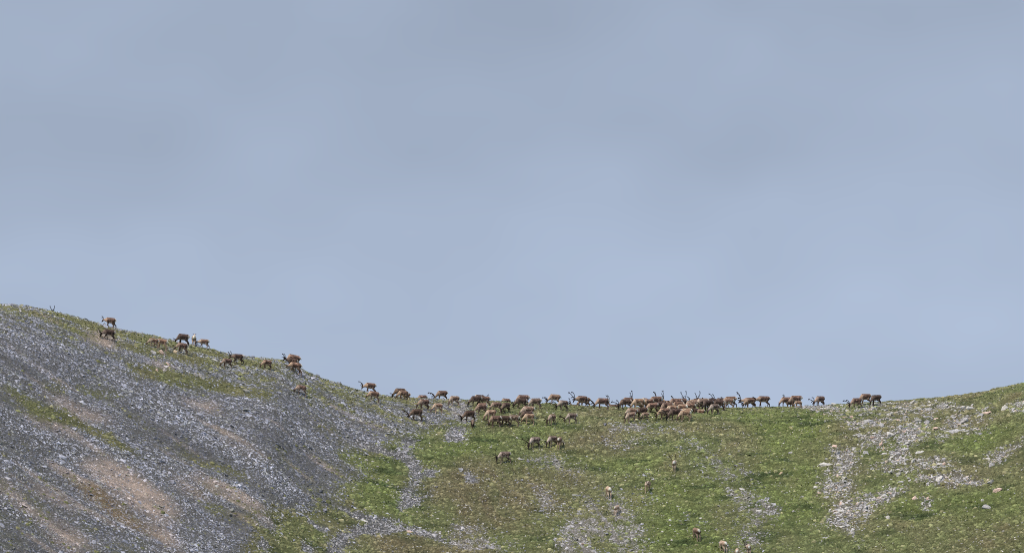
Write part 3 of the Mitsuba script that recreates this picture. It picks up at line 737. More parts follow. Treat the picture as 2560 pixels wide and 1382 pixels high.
def pose(name):
    """(vertices, faces, region of each vertex, head frame) of a caribou at the origin facing +x with its feet at z = 0"""
    if name in POSES:
        return POSES[name]
    kind, _, turn = name.partition(':')
    turn = float(turn or 0) * math.pi / 180                      # the neck bends sideways
    lying = kind == 'lie'
    calf = kind.startswith('calf')
    drop = -0.62 if lying else 0.0
    B = []                                                       # (region, balls)
    tr = 0.84 if calf else 1.03
    B.append(('trunk', [(-0.58, 0, 1.00 + drop, 0.17 * tr), (-0.42, 0, 0.95 + drop, 0.245 * tr), (-0.05, 0, 0.87 + drop, 0.27 * tr)]))
    B.append(('trunk', [(-0.05, 0, 0.87 + drop, 0.27 * tr), (0.36, 0, 0.88 + drop, 0.265 * tr), (0.40, 0, 1.03 + drop, 0.17 * tr)]))
    B.append(('trunk', [(-0.5, 0, 1.08 + drop, 0.12 * tr), (0.0, 0, 1.02 + drop, 0.15 * tr), (0.40, 0, 1.06 + drop, 0.14 * tr)]))
    base = {'graze': (0.93, 0.50), 'stride': (0.95, 0.56), 'walk': (1.00, 0.92), 'low': (1.00, 0.78), 'up': (0.86, 1.36), 'lie': (0.86, 0.72), 'calf': (0.80, 1.20), 'calfgraze': (0.90, 0.50)}[kind]
    pitch = {'graze': -66, 'stride': -60, 'walk': -38, 'low': -50, 'up': -18, 'lie': -20, 'calf': -20, 'calfgraze': -66}[kind] * math.pi / 180
    c, s = math.cos(turn), math.sin(turn)

    def neck(x, y, z):                                           # bend about the withers
        return (0.42 + (x - 0.42) * c - y * s, (x - 0.42) * s + y * c, z)

    hx, hz = base
    B.append(('neck', [(0.44, 0, 1.00 + drop, 0.17 * tr), (0.46, 0, 0.86 + drop, 0.19 * tr), (*neck((hx + 0.45) / 2 + 0.03, 0, (hz + 0.93 + drop) / 2 - 0.02), 0.135 * tr)]))
    B.append(('neck', [(*neck((hx + 0.45) / 2 + 0.03, 0, (hz + 0.93 + drop) / 2 - 0.02), 0.135 * tr), (*neck(hx, 0, hz), 0.09 * tr)]))
    fx, fz = math.cos(pitch), math.sin(pitch)

    def head(f, side, up):                                       # forward, sideways, up in the head's own frame
        return neck(hx + f * fx - up * fz, side, hz + f * fz + up * fx)

    k = 0.85 if calf else 1.0
    B.append(('head', [(*head(0, 0, 0), 0.095 * k), (*head(0.14 * k, 0, 0.015), 0.088 * k), (*head(0.24 * k, 0, -0.01), 0.066 * k)]))
    B.append(('head', [(*head(0.22 * k, 0, -0.005), 0.066 * k), (*head(0.37 * k, 0, -0.025), 0.055 * k)]))
    for e in (-1, 1):
        B.append(('ear', [(*head(-0.03, e * 0.075, 0.05), 0.028), (*head(-0.09, e * 0.17, 0.07), 0.032), (*head(-0.14, e * 0.235, 0.08), 0.012)]))
    B.append(('tail', [(-0.70, 0, 1.04 + drop, 0.045), (-0.78, 0, 0.92 + drop, 0.04), (-0.79, 0, 0.86 + drop, 0.025)]))
    th = 0.85 if calf else 1.0
    if lying:
        for e in (-1, 1):
            B.append(('leg', [(0.30, e * 0.18, 0.22, 0.11), (0.52, e * 0.20, 0.08, 0.055)]))
            B.append(('leg', [(0.52, e * 0.20, 0.08, 0.055), (0.28, e * 0.24, 0.045, 0.04)]))
            B.append(('thigh', [(-0.42, e * 0.16, 0.28, 0.18), (-0.16, e * 0.25, 0.14, 0.10)]))
            B.append(('leg', [(-0.16, e * 0.26, 0.12, 0.07), (-0.48, e * 0.28, 0.06, 0.045)]))
            B.append(('leg', [(-0.48, e * 0.28, 0.06, 0.045), (-0.22, e * 0.30, 0.04, 0.035)]))
    else:
        swing = {'graze': (0.05, -0.04, 0.03, -0.05), 'stride': (0.24, -0.16, -0.14, 0.22), 'walk': (-0.20, 0.20, 0.24, -0.16), 'low': (0.16, -0.12, 0.18, -0.18), 'up': (0.03, -0.03, -0.06, 0.05),
                 'calf': (0.06, -0.05, 0.08, -0.06), 'calfgraze': (0.10, -0.06, 0.05, -0.05)}[kind]
        for e, sw in ((1, swing[0]), (-1, swing[1])):
            y0 = e * 0.15
            P = [(0.38, e * 0.13, 0.84, 0.145 * th), (0.33, y0, 0.66, 0.085 * th), (0.37 + sw * 0.45, y0 * 0.95, 0.37, 0.056), (0.355 + sw * 0.9, y0 * 0.92, 0.11, 0.040), (0.385 + sw, y0 * 0.92, 0.035, 0.050)]
            B.append(('thigh', P[:2]))
            B += [('leg', [P[i], P[i + 1]]) for i in (1, 2, 3)]
        for e, sw in ((1, swing[2]), (-1, swing[3])):
            y0 = e * 0.15
            P = [(-0.44, e * 0.12, 0.88, 0.19 * th), (-0.31 + sw * 0.25, y0, 0.66, 0.12 * th), (-0.60 + sw * 0.55, y0 * 0.92, 0.43, 0.06), (-0.54 + sw * 0.95, y0 * 0.92, 0.11, 0.042), (-0.51 + sw, y0 * 0.92, 0.035, 0.05)]
            B.append(('thigh', P[:2]))
            B += [('leg', [P[i], P[i + 1]]) for i in (1, 2, 3)]
    man = m3.Manifold.batch_boolean([bone(*b) for _, b in B], m3.OpType.Add).simplify(0.012).refine_to_length(0.085)
    mm = man.to_mesh()
    t = trimesh.Trimesh(np.array(mm.vert_properties[:, :3], float), np.array(mm.tri_verts), process=True)
    trimesh.smoothing.filter_taubin(t, lamb=0.5, nu=0.52, iterations=8)
    v = np.array(t.vertices)
    best, region = np.full(len(v), 9.0), np.zeros(len(v), int)
    names = ['trunk', 'neck', 'head', 'ear', 'tail', 'leg', 'thigh']
    for reg, balls in B:
        for p, q in zip(balls[:-1], balls[1:]):
            p, q = np.array(p), np.array(q)
            u = np.clip(((v - p[:3]) @ (q - p)[:3]) / max(((q - p)[:3] ** 2).sum(), 1e-9), 0, 1)
            d = np.linalg.norm(v - p[:3] - u[:, None] * (q - p)[:3], axis=1) - (p[3] + u * (q[3] - p[3]))
            better = d < best
            best[better], region[better] = d[better], names.index(reg)
    POSES[name] = v, np.array(t.faces), region, head, drop
    return POSES[name]


COATS = {   # back, flank, belly, rump, neck, head, leg, sock
    'brown': ((0.150, 0.096, 0.074), (0.070, 0.045, 0.038), (0.46, 0.37, 0.30), (0.72, 0.64, 0.55), (0.43, 0.32, 0.24), (0.075, 0.052, 0.042), (0.105, 0.072, 0.056), (0.46, 0.38, 0.31)),
    'dark': ((0.075, 0.050, 0.041), (0.040, 0.028, 0.024), (0.27, 0.21, 0.175), (0.58, 0.50, 0.43), (0.19, 0.14, 0.112), (0.024, 0.019, 0.017), (0.045, 0.034, 0.029), (0.26, 0.21, 0.18)),
    'fawn': ((0.265, 0.175, 0.125), (0.120, 0.074, 0.055), (0.58, 0.48, 0.39), (0.78, 0.70, 0.60), (0.52, 0.405, 0.31), (0.13, 0.09, 0.07), (0.28, 0.205, 0.155), (0.56, 0.48, 0.40)),
    'grey': ((0.190, 0.142, 0.115), (0.085, 0.062, 0.052), (0.52, 0.45, 0.39), (0.74, 0.67, 0.59), (0.53, 0.445, 0.375), (0.055, 0.042, 0.036), (0.15, 0.115, 0.095), (0.48, 0.41, 0.35)),
    'pale': ((0.40, 0.30, 0.225), (0.26, 0.185, 0.14), (0.62, 0.53, 0.44), (0.80, 0.73, 0.64), (0.62, 0.51, 0.41), (0.19, 0.14, 0.11), (0.38, 0.30, 0.24), (0.58, 0.50, 0.42)),
}


def coat_colour(v, region, coat, r, drop):
    back, flank, belly, rump, neck, head, leg, sock = [np.array(c) for c in COATS[coat]]
    h = (v[:, 2] - drop)
    n1 = meshkit.fbm(v * 3.5 + r.uniform(0, 90, 3), 3, 1) - 0.5
    n2 = meshkit.fbm(v * 7.0 + r.uniform(0, 90, 3), 2, 2) - 0.5
    up = np.clip((h + 0.35 * n1 - 0.92) / 0.14, 0, 1)
    c = lerp(flank, back, up)
    low = np.clip((0.74 - h + 0.22 * n1) / 0.08, 0, 1)
    c = lerp(c, belly, low)
    c = lerp(c, neck, np.clip((v[:, 0] - 0.30 + 0.5 * n1) / 0.14, 0, 1) * np.clip((1.12 - h) / 0.1, 0, 1) * 0.85)    # pale shoulder and mane
    c = lerp(c, rump, np.clip((-v[:, 0] - 0.59 + 0.25 * n1) / 0.08, 0, 1) * np.clip((h - 0.64) / 0.12, 0, 1))
    for reg, col in ((1, neck), (2, head), (3, head * 1.5), (4, rump), (6, None), (5, leg)):
        k = region == reg
        if reg == 6:
            c[k] = lerp(c[k], leg, np.clip((0.80 - h[k] + 0.2 * n1[k]) / 0.15, 0, 1) * 0.75)
        elif reg == 2:
            c[k] = col
        elif reg == 5:
            c[k] = lerp(col, sock, np.clip((0.20 - v[k, 2]) / 0.06, 0, 1) * (v[k, 2] > 0.075))
            c[k & (v[:, 2] < 0.06)] = 0.02
        else:
            c[k] = col
    moult = np.clip((n2 - 0.12) * 5, 0, 1) * np.isin(region, (0, 1))
    c = lerp(c, np.minimum(back * 3.2, 0.55), moult * 0.7)
    return np.clip(c * (1 + 0.5 * n2[:, None]), 0.008, 0.7)


def tube_mesh(points, radii, sides=7):
    p = np.asarray(points, float)
    r = np.asarray(radii, float)
    t = np.gradient(p, axis=0)
    t /= np.linalg.norm(t, axis=1, keepdims=True)
    a = np.cross(t, [0.31, 0.9, 0.2])
    a /= np.linalg.norm(a, axis=1, keepdims=True)
    b = np.cross(t, a)
    ang = np.arange(sides) * 2 * math.pi / sides
    v = p[:, None] + r[:, None, None] * (np.cos(ang)[None, :, None] * a[:, None] + np.sin(ang)[None, :, None] * b[:, None])
    k = len(p)
    i, j = np.meshgrid(np.arange(k - 1), np.arange(sides), indexing='ij')
    q = np.stack([i * sides + j, i * sides + (j + 1) % sides, (i + 1) * sides + (j + 1) % sides, (i + 1) * sides + j], -1).reshape(-1, 4)
    f = np.vstack([q[:, [0, 1, 2]], q[:, [0, 2, 3]]])
    v = np.vstack([v.reshape(-1, 3), p[0], p[-1]])
    caps = [[k * sides, (j + 1) % sides, j] for j in range(sides)] + [[k * sides + 1, (k - 1) * sides + j, (k - 1) * sides + (j + 1) % sides] for j in range(sides)]
    return trimesh.Trimesh(v, np.vstack([f, caps]), process=False)


def curve(points, n):
    p = np.array(points, float)
    s = np.linspace(0, 1, len(p))
    return np.stack([PchipInterpolator(s, p[:, k])(np.linspace(0, 1, n)) for k in range(3)], 1)


def antler(head, side, size, r):
    """one antler in velvet as a single mesh: beam, brow and back tines, blunt tips"""
    w = lambda pts: np.array([head(*p) for p in pts])            # noqa: E731
    if size == 1:                                                 # short cow spike
        L = r.uniform(0.28, 0.42)
        pts = [(-0.02, side * 0.05, 0.07), (-0.07, side * 0.08, 0.07 + 0.5 * L), (-0.02, side * 0.11, 0.07 + L)]
        parts = [tube_mesh(curve(w(pts), 7), np.linspace(0.030, 0.022, 7), 6)]
        parts.append(tube_mesh(curve(w([pts[1], (0.06, side * 0.10, 0.07 + 0.62 * L), (0.10, side * 0.10, 0.07 + 0.75 * L)]), 4), [0.022, 0.02, 0.02, 0.016], 5))
        return trimesh.util.concatenate(parts)
    L = {2: r.uniform(0.40, 0.60), 3: r.uniform(0.66, 0.94)}[size]
    bow, rake = r.uniform(0.5, 1.0), r.uniform(-0.12, 0.10)
    out = r.uniform(0.34, 0.52) * L
    pts = [(-0.02, side * 0.05, 0.07), (-0.16 * L, side * (0.05 + 0.35 * out), 0.07 + 0.22 * L), ((-0.28 * bow + rake * 0.5) * L, side * (0.05 + 0.75 * out), 0.07 + 0.52 * L), ((-0.24 * bow + rake) * L, side * (0.05 + out), 0.07 + 0.82 * L), ((-0.06 * bow + 1.2 * rake) * L, side * (0.04 + 1.02 * out), 0.07 + 1.02 * L)]
    k = 12
    beam = curve(w(pts), k)
    rad = np.linspace(0.040, 0.033, k)
    rad[-3:] = [0.044, 0.056, 0.040]                               # blunt velvet knob
    parts = [tube_mesh(beam, rad)]
    parts.append(tube_mesh(curve(w([(0.0, side * 0.05, 0.09), (0.14, side * 0.07, 0.16), (0.26 * L + 0.06, side * 0.06, 0.22)]), 5), [0.034, 0.03, 0.03, 0.034, 0.022], 6))
    parts.append(tube_mesh(curve(w([pts[1], (0.02 * L, side * (0.06 + 0.4 * out), 0.08 + 0.30 * L), (0.15 * L, side * (0.07 + 0.45 * out), 0.10 + 0.36 * L)]), 5), [0.036, 0.034, 0.036, 0.042, 0.028], 6))
    if size == 3 and r.random() < 0.5:                             # a short fork under the tip
        parts.append(tube_mesh(curve(w([pts[3], (-0.28 * L, side * (0.05 + 1.02 * out), 0.07 + 0.95 * L)]), 3), [0.036, 0.036, 0.03], 5))
    return trimesh.util.concatenate(parts)


TINTS = [(1.0, 1.0, 1.0), (0.86, 0.88, 0.94), (1.12, 1.12, 1.14), (0.95, 0.98, 1.06), (1.14, 1.15, 1.14)]


def caribou(i, x, y, heading, pose_name, coat, antlers, scale, label):
    r = np.random.default_rng(300 + i)
    scale *= 0.96
    if ':' not in pose_name and not pose_name.startswith('up'):
        pose_name += ':%d' % r.choice([-34, -14, 0, 12, 30])
    heading += float(np.clip(r.normal() * 11, -24, 24))
    v, f, region, head, drop = pose(pose_name)
    colour = np.clip(coat_colour(v, region, coat, r, drop) * TINTS[int(r.integers(5))], 0.008, 0.8)
    a = math.radians(heading)
    fwd, left = np.array([math.cos(a), math.sin(a)]), np.array([-math.sin(a), math.cos(a)])
    stretch = np.array([r.uniform(0.84, 0.92), r.uniform(0.86, 1.0), r.uniform(1.0, 1.07)]) * scale
    # the ground under the feet: the body follows its slope, the legs stay upright
    ends = [(height(*(np.array([x, y]) + fwd * q * scale + left * w * scale))) for q, w in ((0.38, 0.14), (0.38, -0.14), (-0.52, 0.14), (-0.52, -0.14))]
    along = float((ends[0] + ends[1] - ends[2] - ends[3]) / 2 / (0.9 * scale))
    across = float((ends[0] + ends[2] - ends[1] - ends[3]) / 2 / (0.28 * scale))
    along, across = np.clip(along, -0.6, 0.6), np.clip(across, -0.8, 0.8)
    mid = float(np.mean(ends)) + along * 0.07 * scale - 0.05

    def to_world(p):
        q = np.asarray(p) * stretch
        k = np.clip(1 - q[:, 2] / (0.75 * scale), 0, 1)          # sideways slope is taken up by the legs alone
        z = mid + q[:, 2] + along * q[:, 0] * (0.4 + 0.6 * k) + across * q[:, 1] * k
        return np.column_stack([x + q[:, 0] * fwd[0] + q[:, 1] * left[0], y + q[:, 0] * fwd[1] + q[:, 1] * left[1], z])

    key = 'caribou' if i == 0 else f'caribou_{i:03d}'
    labels[key] = {'label': label, 'category': 'caribou', 'group': 'caribou grazing along the ridge'}
    scene[key + '__body'] = mikit.ply((to_world(v), f), 'mat_coat', smooth=True, color=colour)
    if antlers:
        for n, side in enumerate((1, -1)):
            t = antler(head, side, antlers, r)
            scene[key + '__antler' + ('' if n == 0 else '_001')] = mikit.ply((to_world(t.vertices), np.array(t.faces)), 'mat_velvet', smooth=50)


# x, y, heading (180 = walking left), pose, coat, antlers (0 none, 1 spikes, 2 middling, 3 big), scale, label
HERD = [
    (-52.99, 589.88, 265, 'up', 'dark', 2, 1.05, 'caribou of which only antlers and head top show over the left skyline'),
    (-45.54, 578.35, 184, 'walk', 'brown', 1, 1.1, 'brown caribou with short antlers walking left on the high left skyline'),
    (-44.91, 568.90, 183, 'stride', 'dark', 2, 1.1, 'dark antlered caribou walking left below the skyline walker on the left scree'),
    (-40.29, 573.60, 186, 'graze', 'fawn', 0, 0.95, 'pale caribou half hidden behind another, left one of the fawn pair'),
    (-39.39, 574.35, 182, 'graze', 'fawn', 0, 1.08, 'fawn caribou with pale rump, right one of the pair on the upper left slope'),
    (-37.50, 582.00, 182, 'graze', 'dark', 1, 1.2, 'blackish caribou grazing on the skyline above the upper left slope'),
    (-37.24, 576.70, 184, 'graze:20', 'brown', 1, 1.08, 'brown grazing caribou with pale rump directly below the blackish skyline one'),
    (-36.46, 585.10, 92, 'up', 'fawn', 0, 1.08, 'narrow pale caribou seen from behind standing on the left skyline'),
    (-35.33, 585.40, 172, 'low', 'fawn', 1, 0.95, 'light brown caribou right of the one seen from behind, facing left'),
    (-32.15, 576.40, 195, 'graze', 'brown', 0, 0.95, 'brown caribou grazing just below and left of the long-antlered one on the left slope'),
    (-31.10, 579.55, 186, 'walk', 'dark', 2, 1.05, 'dark-backed caribou with two long antlers below the left skyline'),
    (-27.79, 579.70, 197, 'graze', 'brown', 0, 0.98, 'lone brown caribou with white rump grazing on the middle of the left slope'),
    (-25.13, 588.65, 182, 'graze', 'brown', 2, 1.22, 'uppermost of the three stacked caribou at the left skyline bend'),
    (-25.14, 584.55, 184, 'walk:25', 'dark', 2, 1.1, 'very dark antlered bull in the middle of the three stacked caribou'),
    (-24.71, 583.30, 182, 'stride', 'brown', 1, 1.12, 'lowest of the three stacked caribou, head down walking left'),
    (-23.71, 576.00, 188, 'graze', 'brown', 0, 1.0, 'lone brown caribou grazing on scree below the three stacked caribou'),
    (-16.50, 595.50, 182, 'low', 'brown', 2, 1.1, 'reddish caribou with one upright antler on the skyline where the left slope ends'),
    (-15.81, 585.75, 186, 'graze', 'brown', 0, 1.05, 'brown caribou with pale shoulder grazing on scree below the reddish skyline one'),
    (-13.01, 593.55, 184, 'graze', 'dark', 1, 1.1, 'dark-backed caribou at the rear of the trio on the left end of the saddle'),
    (-12.61, 592.25, 182, 'graze:-20', 'brown', 0, 1.0, 'brown caribou at the front of the trio on the left end of the saddle'),
    (-12.21, 593.50, 178, 'graze', 'brown', 0, 0.72, 'calf tucked in at the right of the trio on the left end of the saddle'),
    (-10.65, 607.49, 180, 'graze', 'brown', 0, 0.95, 'caribou whose back alone shows over the skyline left of the curved-antler one'),
    (-8.26, 603.50, 180, 'graze', 'brown', 3, 1.08, 'brown skyline caribou with lowered head and curved antlers rising left of it'),
    (-6.68, 593.15, 184, 'graze', 'fawn', 0, 1.05, 'light fawn caribou grazing right of the curved-antler skyline one'),
    (-10.11, 587.40, 184, 'graze', 'brown', 0, 1.05, 'dark brown caribou grazing alone left of a lighter one below the saddle skyline'),
    (-8.49, 586.50, 205, 'graze', 'fawn', 0, 1.0, 'lighter caribou grazing right of the dark brown one below the saddle skyline'),
    (-10.82, 581.55, 180, 'graze', 'dark', 3, 1.16, 'dark bull with tall swept-back antlers grazing alone at the foot of the scree'),
    (-4.17, 592.30, 192, 'graze', 'dark', 0, 1.1, 'dark-backed caribou at the left of a close trio on the saddle skyline'),
    (-3.80, 606.93, 20, 'walk', 'dark', 1, 1.0, 'caribou with raised dark head behind the close trio on the skyline'),
    (-3.15, 592.80, 185, 'graze', 'brown', 0, 1.05, 'brown caribou at the right of a close trio on the saddle skyline'),
    (-3.45, 588.40, 180, 'graze', 'brown', 0, 1.0, 'brown caribou mostly hidden behind its neighbour, left upper middle group'),
    (-3.49, 586.55, 178, 'graze', 'brown', 0, 1.12, 'reddish brown caribou grazing in the left upper part of the middle group'),
    (-4.83, 583.30, 186, 'graze', 'dark', 2, 1.12, 'dark caribou with small antlers at the left end of the middle group'),
    (-4.45, 580.55, 252, 'graze', 'dark', 0, 0.88, 'small dark caribou facing the viewer, lowest at the left of the middle group'),
    (-2.42, 583.85, 200, 'graze', 'fawn', 0, 1.12, 'caribou with fawn shoulder and dark flank behind the black-headed bull'),
    (-1.86, 581.70, 182, 'graze', 'brown', 3, 1.14, 'black-headed bull with antlers swept left, front of the middle group'),
    (-0.77, 582.20, 185, 'graze', 'dark', 0, 1.08, 'dark caribou between the black-headed bull and the pale-rumped one'),
    (0.23, 582.50, 186, 'graze', 'grey', 2, 1.12, 'grey brown caribou with dark lowered head in the centre of the middle group'),
    (1.88, 586.55, 182, 'graze', 'fawn', 0, 1.22, 'large pale-backed caribou at the rear right of the middle group'),
    (1.74, 584.50, 190, 'graze', 'dark', 2, 1.15, 'dark caribou sandwiched between the large pale one and the fawn cow'),
    (1.96, 583.55, 180, 'graze', 'fawn', 0, 1.06, 'fawn cow at the right front of the middle group'),
    (-1.79, 588.20, 195, 'graze', 'brown', 0, 1.02, 'brown caribou with white rump grazing above the middle group'),
    (-0.69, 588.30, 215, 'graze', 'dark', 0, 1.05, 'dark caribou turned half to the viewer above the middle group'),
    (-0.71, 608.76, 182, 'graze', 'brown', 0, 0.95, 'caribou showing only a low brown hump on the skyline left of the hook-antlered bull'),
    (1.06, 591.75, 182, 'graze', 'dark', 3, 1.12, 'black-headed bull with one long hooked antler below a brown skyline caribou'),
    (1.30, 594.15, 184, 'graze', 'brown', 0, 1.22, 'big brown caribou on the skyline just above the hook-antlered bull'),
    (2.73, 591.45, 184, 'graze', 'grey', 1, 1.15, 'pale-shouldered caribou grazing right of the hook-antlered bull'),
    (5.00, 597.25, 180, 'graze', 'fawn', 2, 1.15, 'fawn caribou on the skyline with dark lowered head, alone above the saddle'),
    (5.93, 591.80, 215, 'graze', 'grey', 3, 1.1, 'brown caribou turned to the viewer with spread antlers below the fawn skyline one'),
    (8.16, 596.00, 186, 'low', 'brown', 3, 1.15, 'bull with dark neck and upright antlers on the skyline, front of a pair'),
    (8.59, 603.34, 182, 'graze', 'brown', 0, 1.1, 'caribou whose back peaks above the bull with dark neck'),
    (7.59, 606.31, 178, 'lie', 'dark', 2, 1.0, 'dark head and antlers low on the skyline left of the dark-necked bull'),
    (4.57, 584.50, 245, 'graze', 'fawn', 3, 1.05, 'pale-rumped bull with wide black antlers right of the middle group'),
    (6.87, 585.85, 205, 'graze', 'grey', 3, 1.05, 'greyish bull with lowered antlers pointing left, right of the wide-antlered one'),
    (2.57, 576.25, 222, 'graze', 'grey', 3, 1.1, 'bull with black lowered head and hooked antlers, below the middle group'),
    (4.55, 576.90, 230, 'graze', 'grey', 1, 1.05, 'left one of two pale caribou standing close below the middle group'),
    (5.36, 576.65, 75, 'graze', 'fawn', 0, 1.05, 'right reddish one of two pale caribou standing close below the middle group'),
    (-0.80, 570.45, 183, 'stride', 'grey', 2, 1.12, 'lone caribou walking left with dark head on the open green slope'),
    (10.56, 594.90, 182, 'graze', 'brown', 3, 1.18, 'brown skyline caribou with forward antlers left of the dense herd'),
    (12.21, 604.53, 180, 'lie', 'dark', 3, 1.05, 'dark resting bull with spreading antlers at the left end of the dense herd'),
    (13.21, 594.40, 188, 'graze', 'dark', 3, 1.12, 'black-necked bull grazing beside the resting bull at the dense herd'),
    (13.60, 599.65, 195, 'graze', 'brown', 0, 1.1, 'brown caribou right behind the black-necked bull'),
    (14.87, 605.35, 200, 'up', 'brown', 3, 1.06, 'skyline caribou with two tall upright antlers, left part of the dense herd'),
    (14.69, 594.10, 195, 'graze', 'fawn', 0, 1.15, 'fawn caribou in front of the one with two tall antlers'),
    (15.62, 599.45, 75, 'graze', 'fawn', 0, 1.08, 'fawn caribou seen from behind, right of the fawn front one'),
    (16.80, 596.35, 184, 'graze', 'brown', 3, 1.2, 'big dark-headed caribou on the skyline with legs against the sky'),
    (14.95, 588.35, 182, 'graze', 'dark', 0, 1.2, 'dark brown caribou standing above the fawn calf at the left front of the dense herd'),
    (15.30, 587.65, 190, 'calfgraze', 'fawn', 0, 0.8, 'fawn calf standing under the dark brown caribou'),
    (13.79, 587.65, 205, 'graze', 'fawn', 0, 1.05, 'pale caribou behind the dark-headed fawn one at the left front of the herd'),
    (13.62, 586.30, 208, 'graze', 'fawn', 1, 1.05, 'pale caribou with short dark antlers, lowest at the left front of the dense herd'),
    (17.51, 587.55, 192, 'graze', 'brown', 3, 1.15, 'bull with one long arched antler lowered to the grass, front of the dense herd'),
    (17.92, 590.35, 182, 'graze', 'brown', 2, 1.15, 'brown caribou just behind the arched-antler bull'),
    (18.75, 586.25, 184, 'graze', 'dark', 3, 1.18, 'black-headed bull at the front of the dense herd, right of the arched-antler one'),
    (20.01, 587.00, 182, 'graze', 'fawn', 0, 1.12, 'pale caribou behind the pale front cow of the dense herd'),
    (19.83, 585.60, 186, 'graze', 'fawn', 0, 1.15, 'pale cow at the very front of the dense herd'),
    (18.42, 588.80, 192, 'graze', 'fawn', 2, 1.1, 'pale-rumped caribou behind the black-headed front bull'),
    (19.65, 589.75, 160, 'low', 'fawn', 0, 1.05, 'pale-necked caribou in the middle row of the dense herd'),
    (17.75, 604.86, 180, 'up', 'dark', 3, 1.0, 'bull with paired antlers raised high at the left of the dense skyline row'),
    (18.56, 604.98, 185, 'up', 'brown', 3, 0.98, 'bull with thin raised antlers second in the dense skyline row'),
    (19.04, 593.55, 182, 'graze', 'brown', 2, 1.15, 'brown caribou third in the dense skyline row, head hidden'),
    (20.00, 602.67, 184, 'walk', 'brown', 2, 1.08, 'brown caribou with one bent antler near the middle of the dense row'),
    (20.90, 604.23, 210, 'up', 'brown', 3, 1.02, 'bull with wide V antlers, middle of the dense skyline row'),
    (21.19, 594.05, 182, 'graze', 'fawn', 0, 1.15, 'yellowish caribou below the wide V antlers'),
    (22.32, 604.40, 235, 'up', 'brown', 3, 1.02, 'bull with tallest spread antlers right of the wide V ones'),
    (22.15, 593.55, 184, 'graze', 'grey', 2, 1.22, 'large grey caribou with shaggy flank in front of the tallest antlers'),
    (22.73, 593.10, 198, 'graze', 'dark', 3, 1.1, 'dark bull grazing behind the grey calf, right part of the dense herd'),
    (23.30, 595.75, 188, 'low', 'dark', 2, 1.1, 'dark caribou between the large grey one and the dark-faced bull'),
    (23.38, 590.70, 196, 'graze', 'grey', 0, 1.05, 'grey fawn calf in front of the dark group, right end of dense herd'),
    (24.36, 596.55, 220, 'walk', 'dark', 3, 1.12, 'dark-faced bull with large curved antlers at the right end of the dense herd'),
    (25.56, 598.45, 182, 'walk', 'brown', 1, 1.2, 'brown caribou with small antlers behind a fawn one, right end of the dense herd'),
    (25.16, 595.60, 184, 'graze', 'fawn', 0, 1.12, 'fawn caribou in front of the brown one at the right end of the dense herd'),
    (21.80, 591.70, 184, 'lie', 'fawn', 0, 0.85, 'pale calf lying on the grass under the dense herd'),
    (21.01, 591.75, 188, 'lie', 'dark', 0, 1.0, 'dark caribou resting left of the lying pale calf'),
    (20.80, 593.60, 200, 'graze', 'fawn', 2, 1.05, 'pale-legged caribou above the dark resting one'),
    (27.87, 600.56, 180, 'walk', 'brown', 3, 1.15, 'bull with branching antlers walking left, first right of the dense herd'),
    (27.94, 598.20, 184, 'graze', 'brown', 2, 1.12, 'black-headed grazing caribou overlapping the bull with branching antlers'),
    (29.36, 596.60, 184, 'low', 'brown', 1, 1.18, 'brown caribou with two short upright antlers right of the branching-antler bull'),
    (32.03, 597.65, 188, 'graze', 'brown', 0, 1.1, 'left one of the skyline trio grazing with its head at the crest'),
    (32.78, 602.77, 200, 'up', 'fawn', 2, 0.95, 'caribou with two upright antlers behind the skyline trio'),
    (33.19, 597.45, 182, 'graze', 'brown', 0, 1.2, 'right tall one of the skyline trio, reddish brown'),
    (33.35, 595.40, 185, 'calfgraze', 'fawn', 0, 0.72, 'pale calf beneath the right tall one of the skyline trio'),
    (35.90, 595.85, 214, 'graze', 'brown', 3, 1.08, 'lone skyline caribou with one antler lying low to its left'),
    (39.76, 589.55, 196, 'graze', 'brown', 3, 1.05, 'bull with head and dark antlers to the grass, left of the right-hand trio'),
    (40.90, 591.40, 182, 'graze', 'brown', 0, 1.15, 'brown caribou standing in the middle of the right-hand trio'),
    (42.00, 589.90, 205, 'graze', 'dark', 0, 1.12, 'dark-headed caribou at the right end of the right-hand trio'),
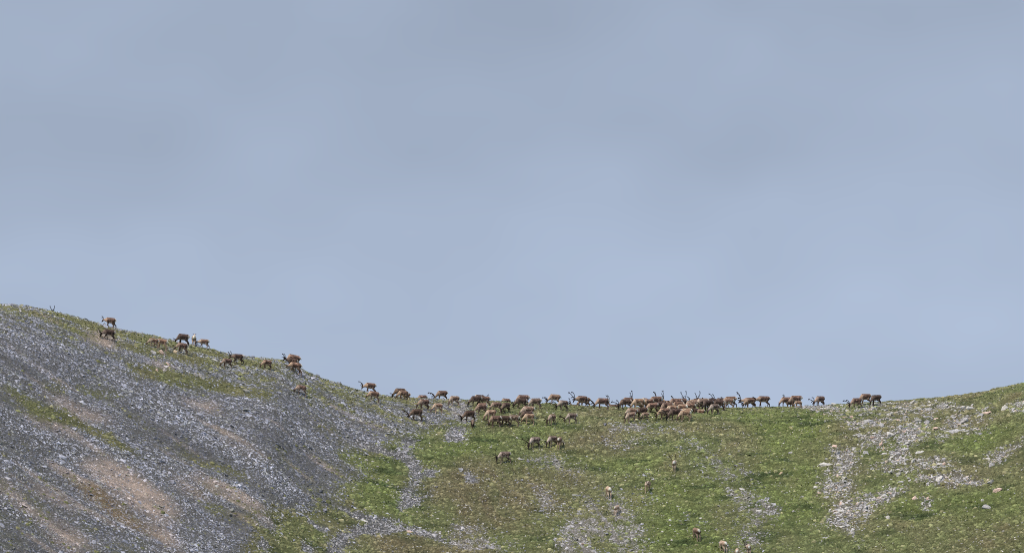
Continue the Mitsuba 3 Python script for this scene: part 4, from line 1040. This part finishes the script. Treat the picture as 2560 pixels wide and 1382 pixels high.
    (18.04, 569.10, 82, 'walk:20', 'pale', 3, 1.02, 'bull seen from behind with white rump ring and wide antlers on open green'),
    (14.91, 563.70, 262, 'walk', 'pale', 3, 1.0, 'greyish antlered bull facing the viewer on the green below the dense herd'),
    (10.58, 562.50, 100, 'graze:-25', 'pale', 1, 1.08, 'fawn caribou seen from behind with tiny antlers beside dark stones'),
    (11.40, 558.20, 88, 'calfgraze', 'pale', 0, 0.85, 'pale calf seen from behind on the gravel'),
    (19.78, 550.70, 125, 'graze', 'fawn', 0, 1.08, 'brown caribou with bright white rump walking uphill near the bottom'),
    (22.52, 547.80, 118, 'graze', 'pale', 0, 1.06, 'reddish fawn caribou near the bottom edge, left of the pale rump'),
    (23.93, 546.00, 90, 'graze', 'pale', 0, 1.05, 'pale rump of a caribou cut off by the bottom edge'),
    (25.21, 546.80, 100, 'walk:30', 'pale', 2, 1.0, 'greyish antlered caribou at the bottom edge, rightmost of the low ones'),
    (24.75, 545.35, 85, 'calfgraze', 'pale', 0, 0.8, 'calf only just entering the picture at the bottom edge'),
    (16.27, 591.10, 188, 'graze', 'brown', 0, 1.08, 'brown caribou grazing in the gap left of the arched-antler bull'),
    (17.04, 591.90, 184, 'graze', 'dark', 2, 1.08, 'dark caribou behind the arched-antler bull, second row'),
    (19.28, 591.15, 172, 'low', 'brown', 2, 1.08, 'brown caribou in the thick of the herd left of the pale-necked one'),
    (20.61, 590.85, 186, 'graze', 'brown', 0, 1.05, 'brown caribou right of the pale-necked one in the thick of the herd'),
    (21.86, 602.16, 182, 'walk', 'dark', 2, 1.08, 'dark antlered caribou between the yellowish and the large grey one'),
    (22.85, 602.06, 196, 'graze', 'brown', 0, 1.08, 'brown back just behind the large grey caribou'),
    (24.05, 593.45, 184, 'graze', 'dark', 2, 1.08, 'dark caribou grazing under the dark-faced bull'),
    (15.91, 594.75, 190, 'graze', 'brown', 0, 1.05, 'brown caribou between the rear-view fawn and the big dark-headed one'),
]
for i, h in enumerate(HERD):
    caribou(i, *h)
print('caribou', len(HERD), 'entries', len(scene))
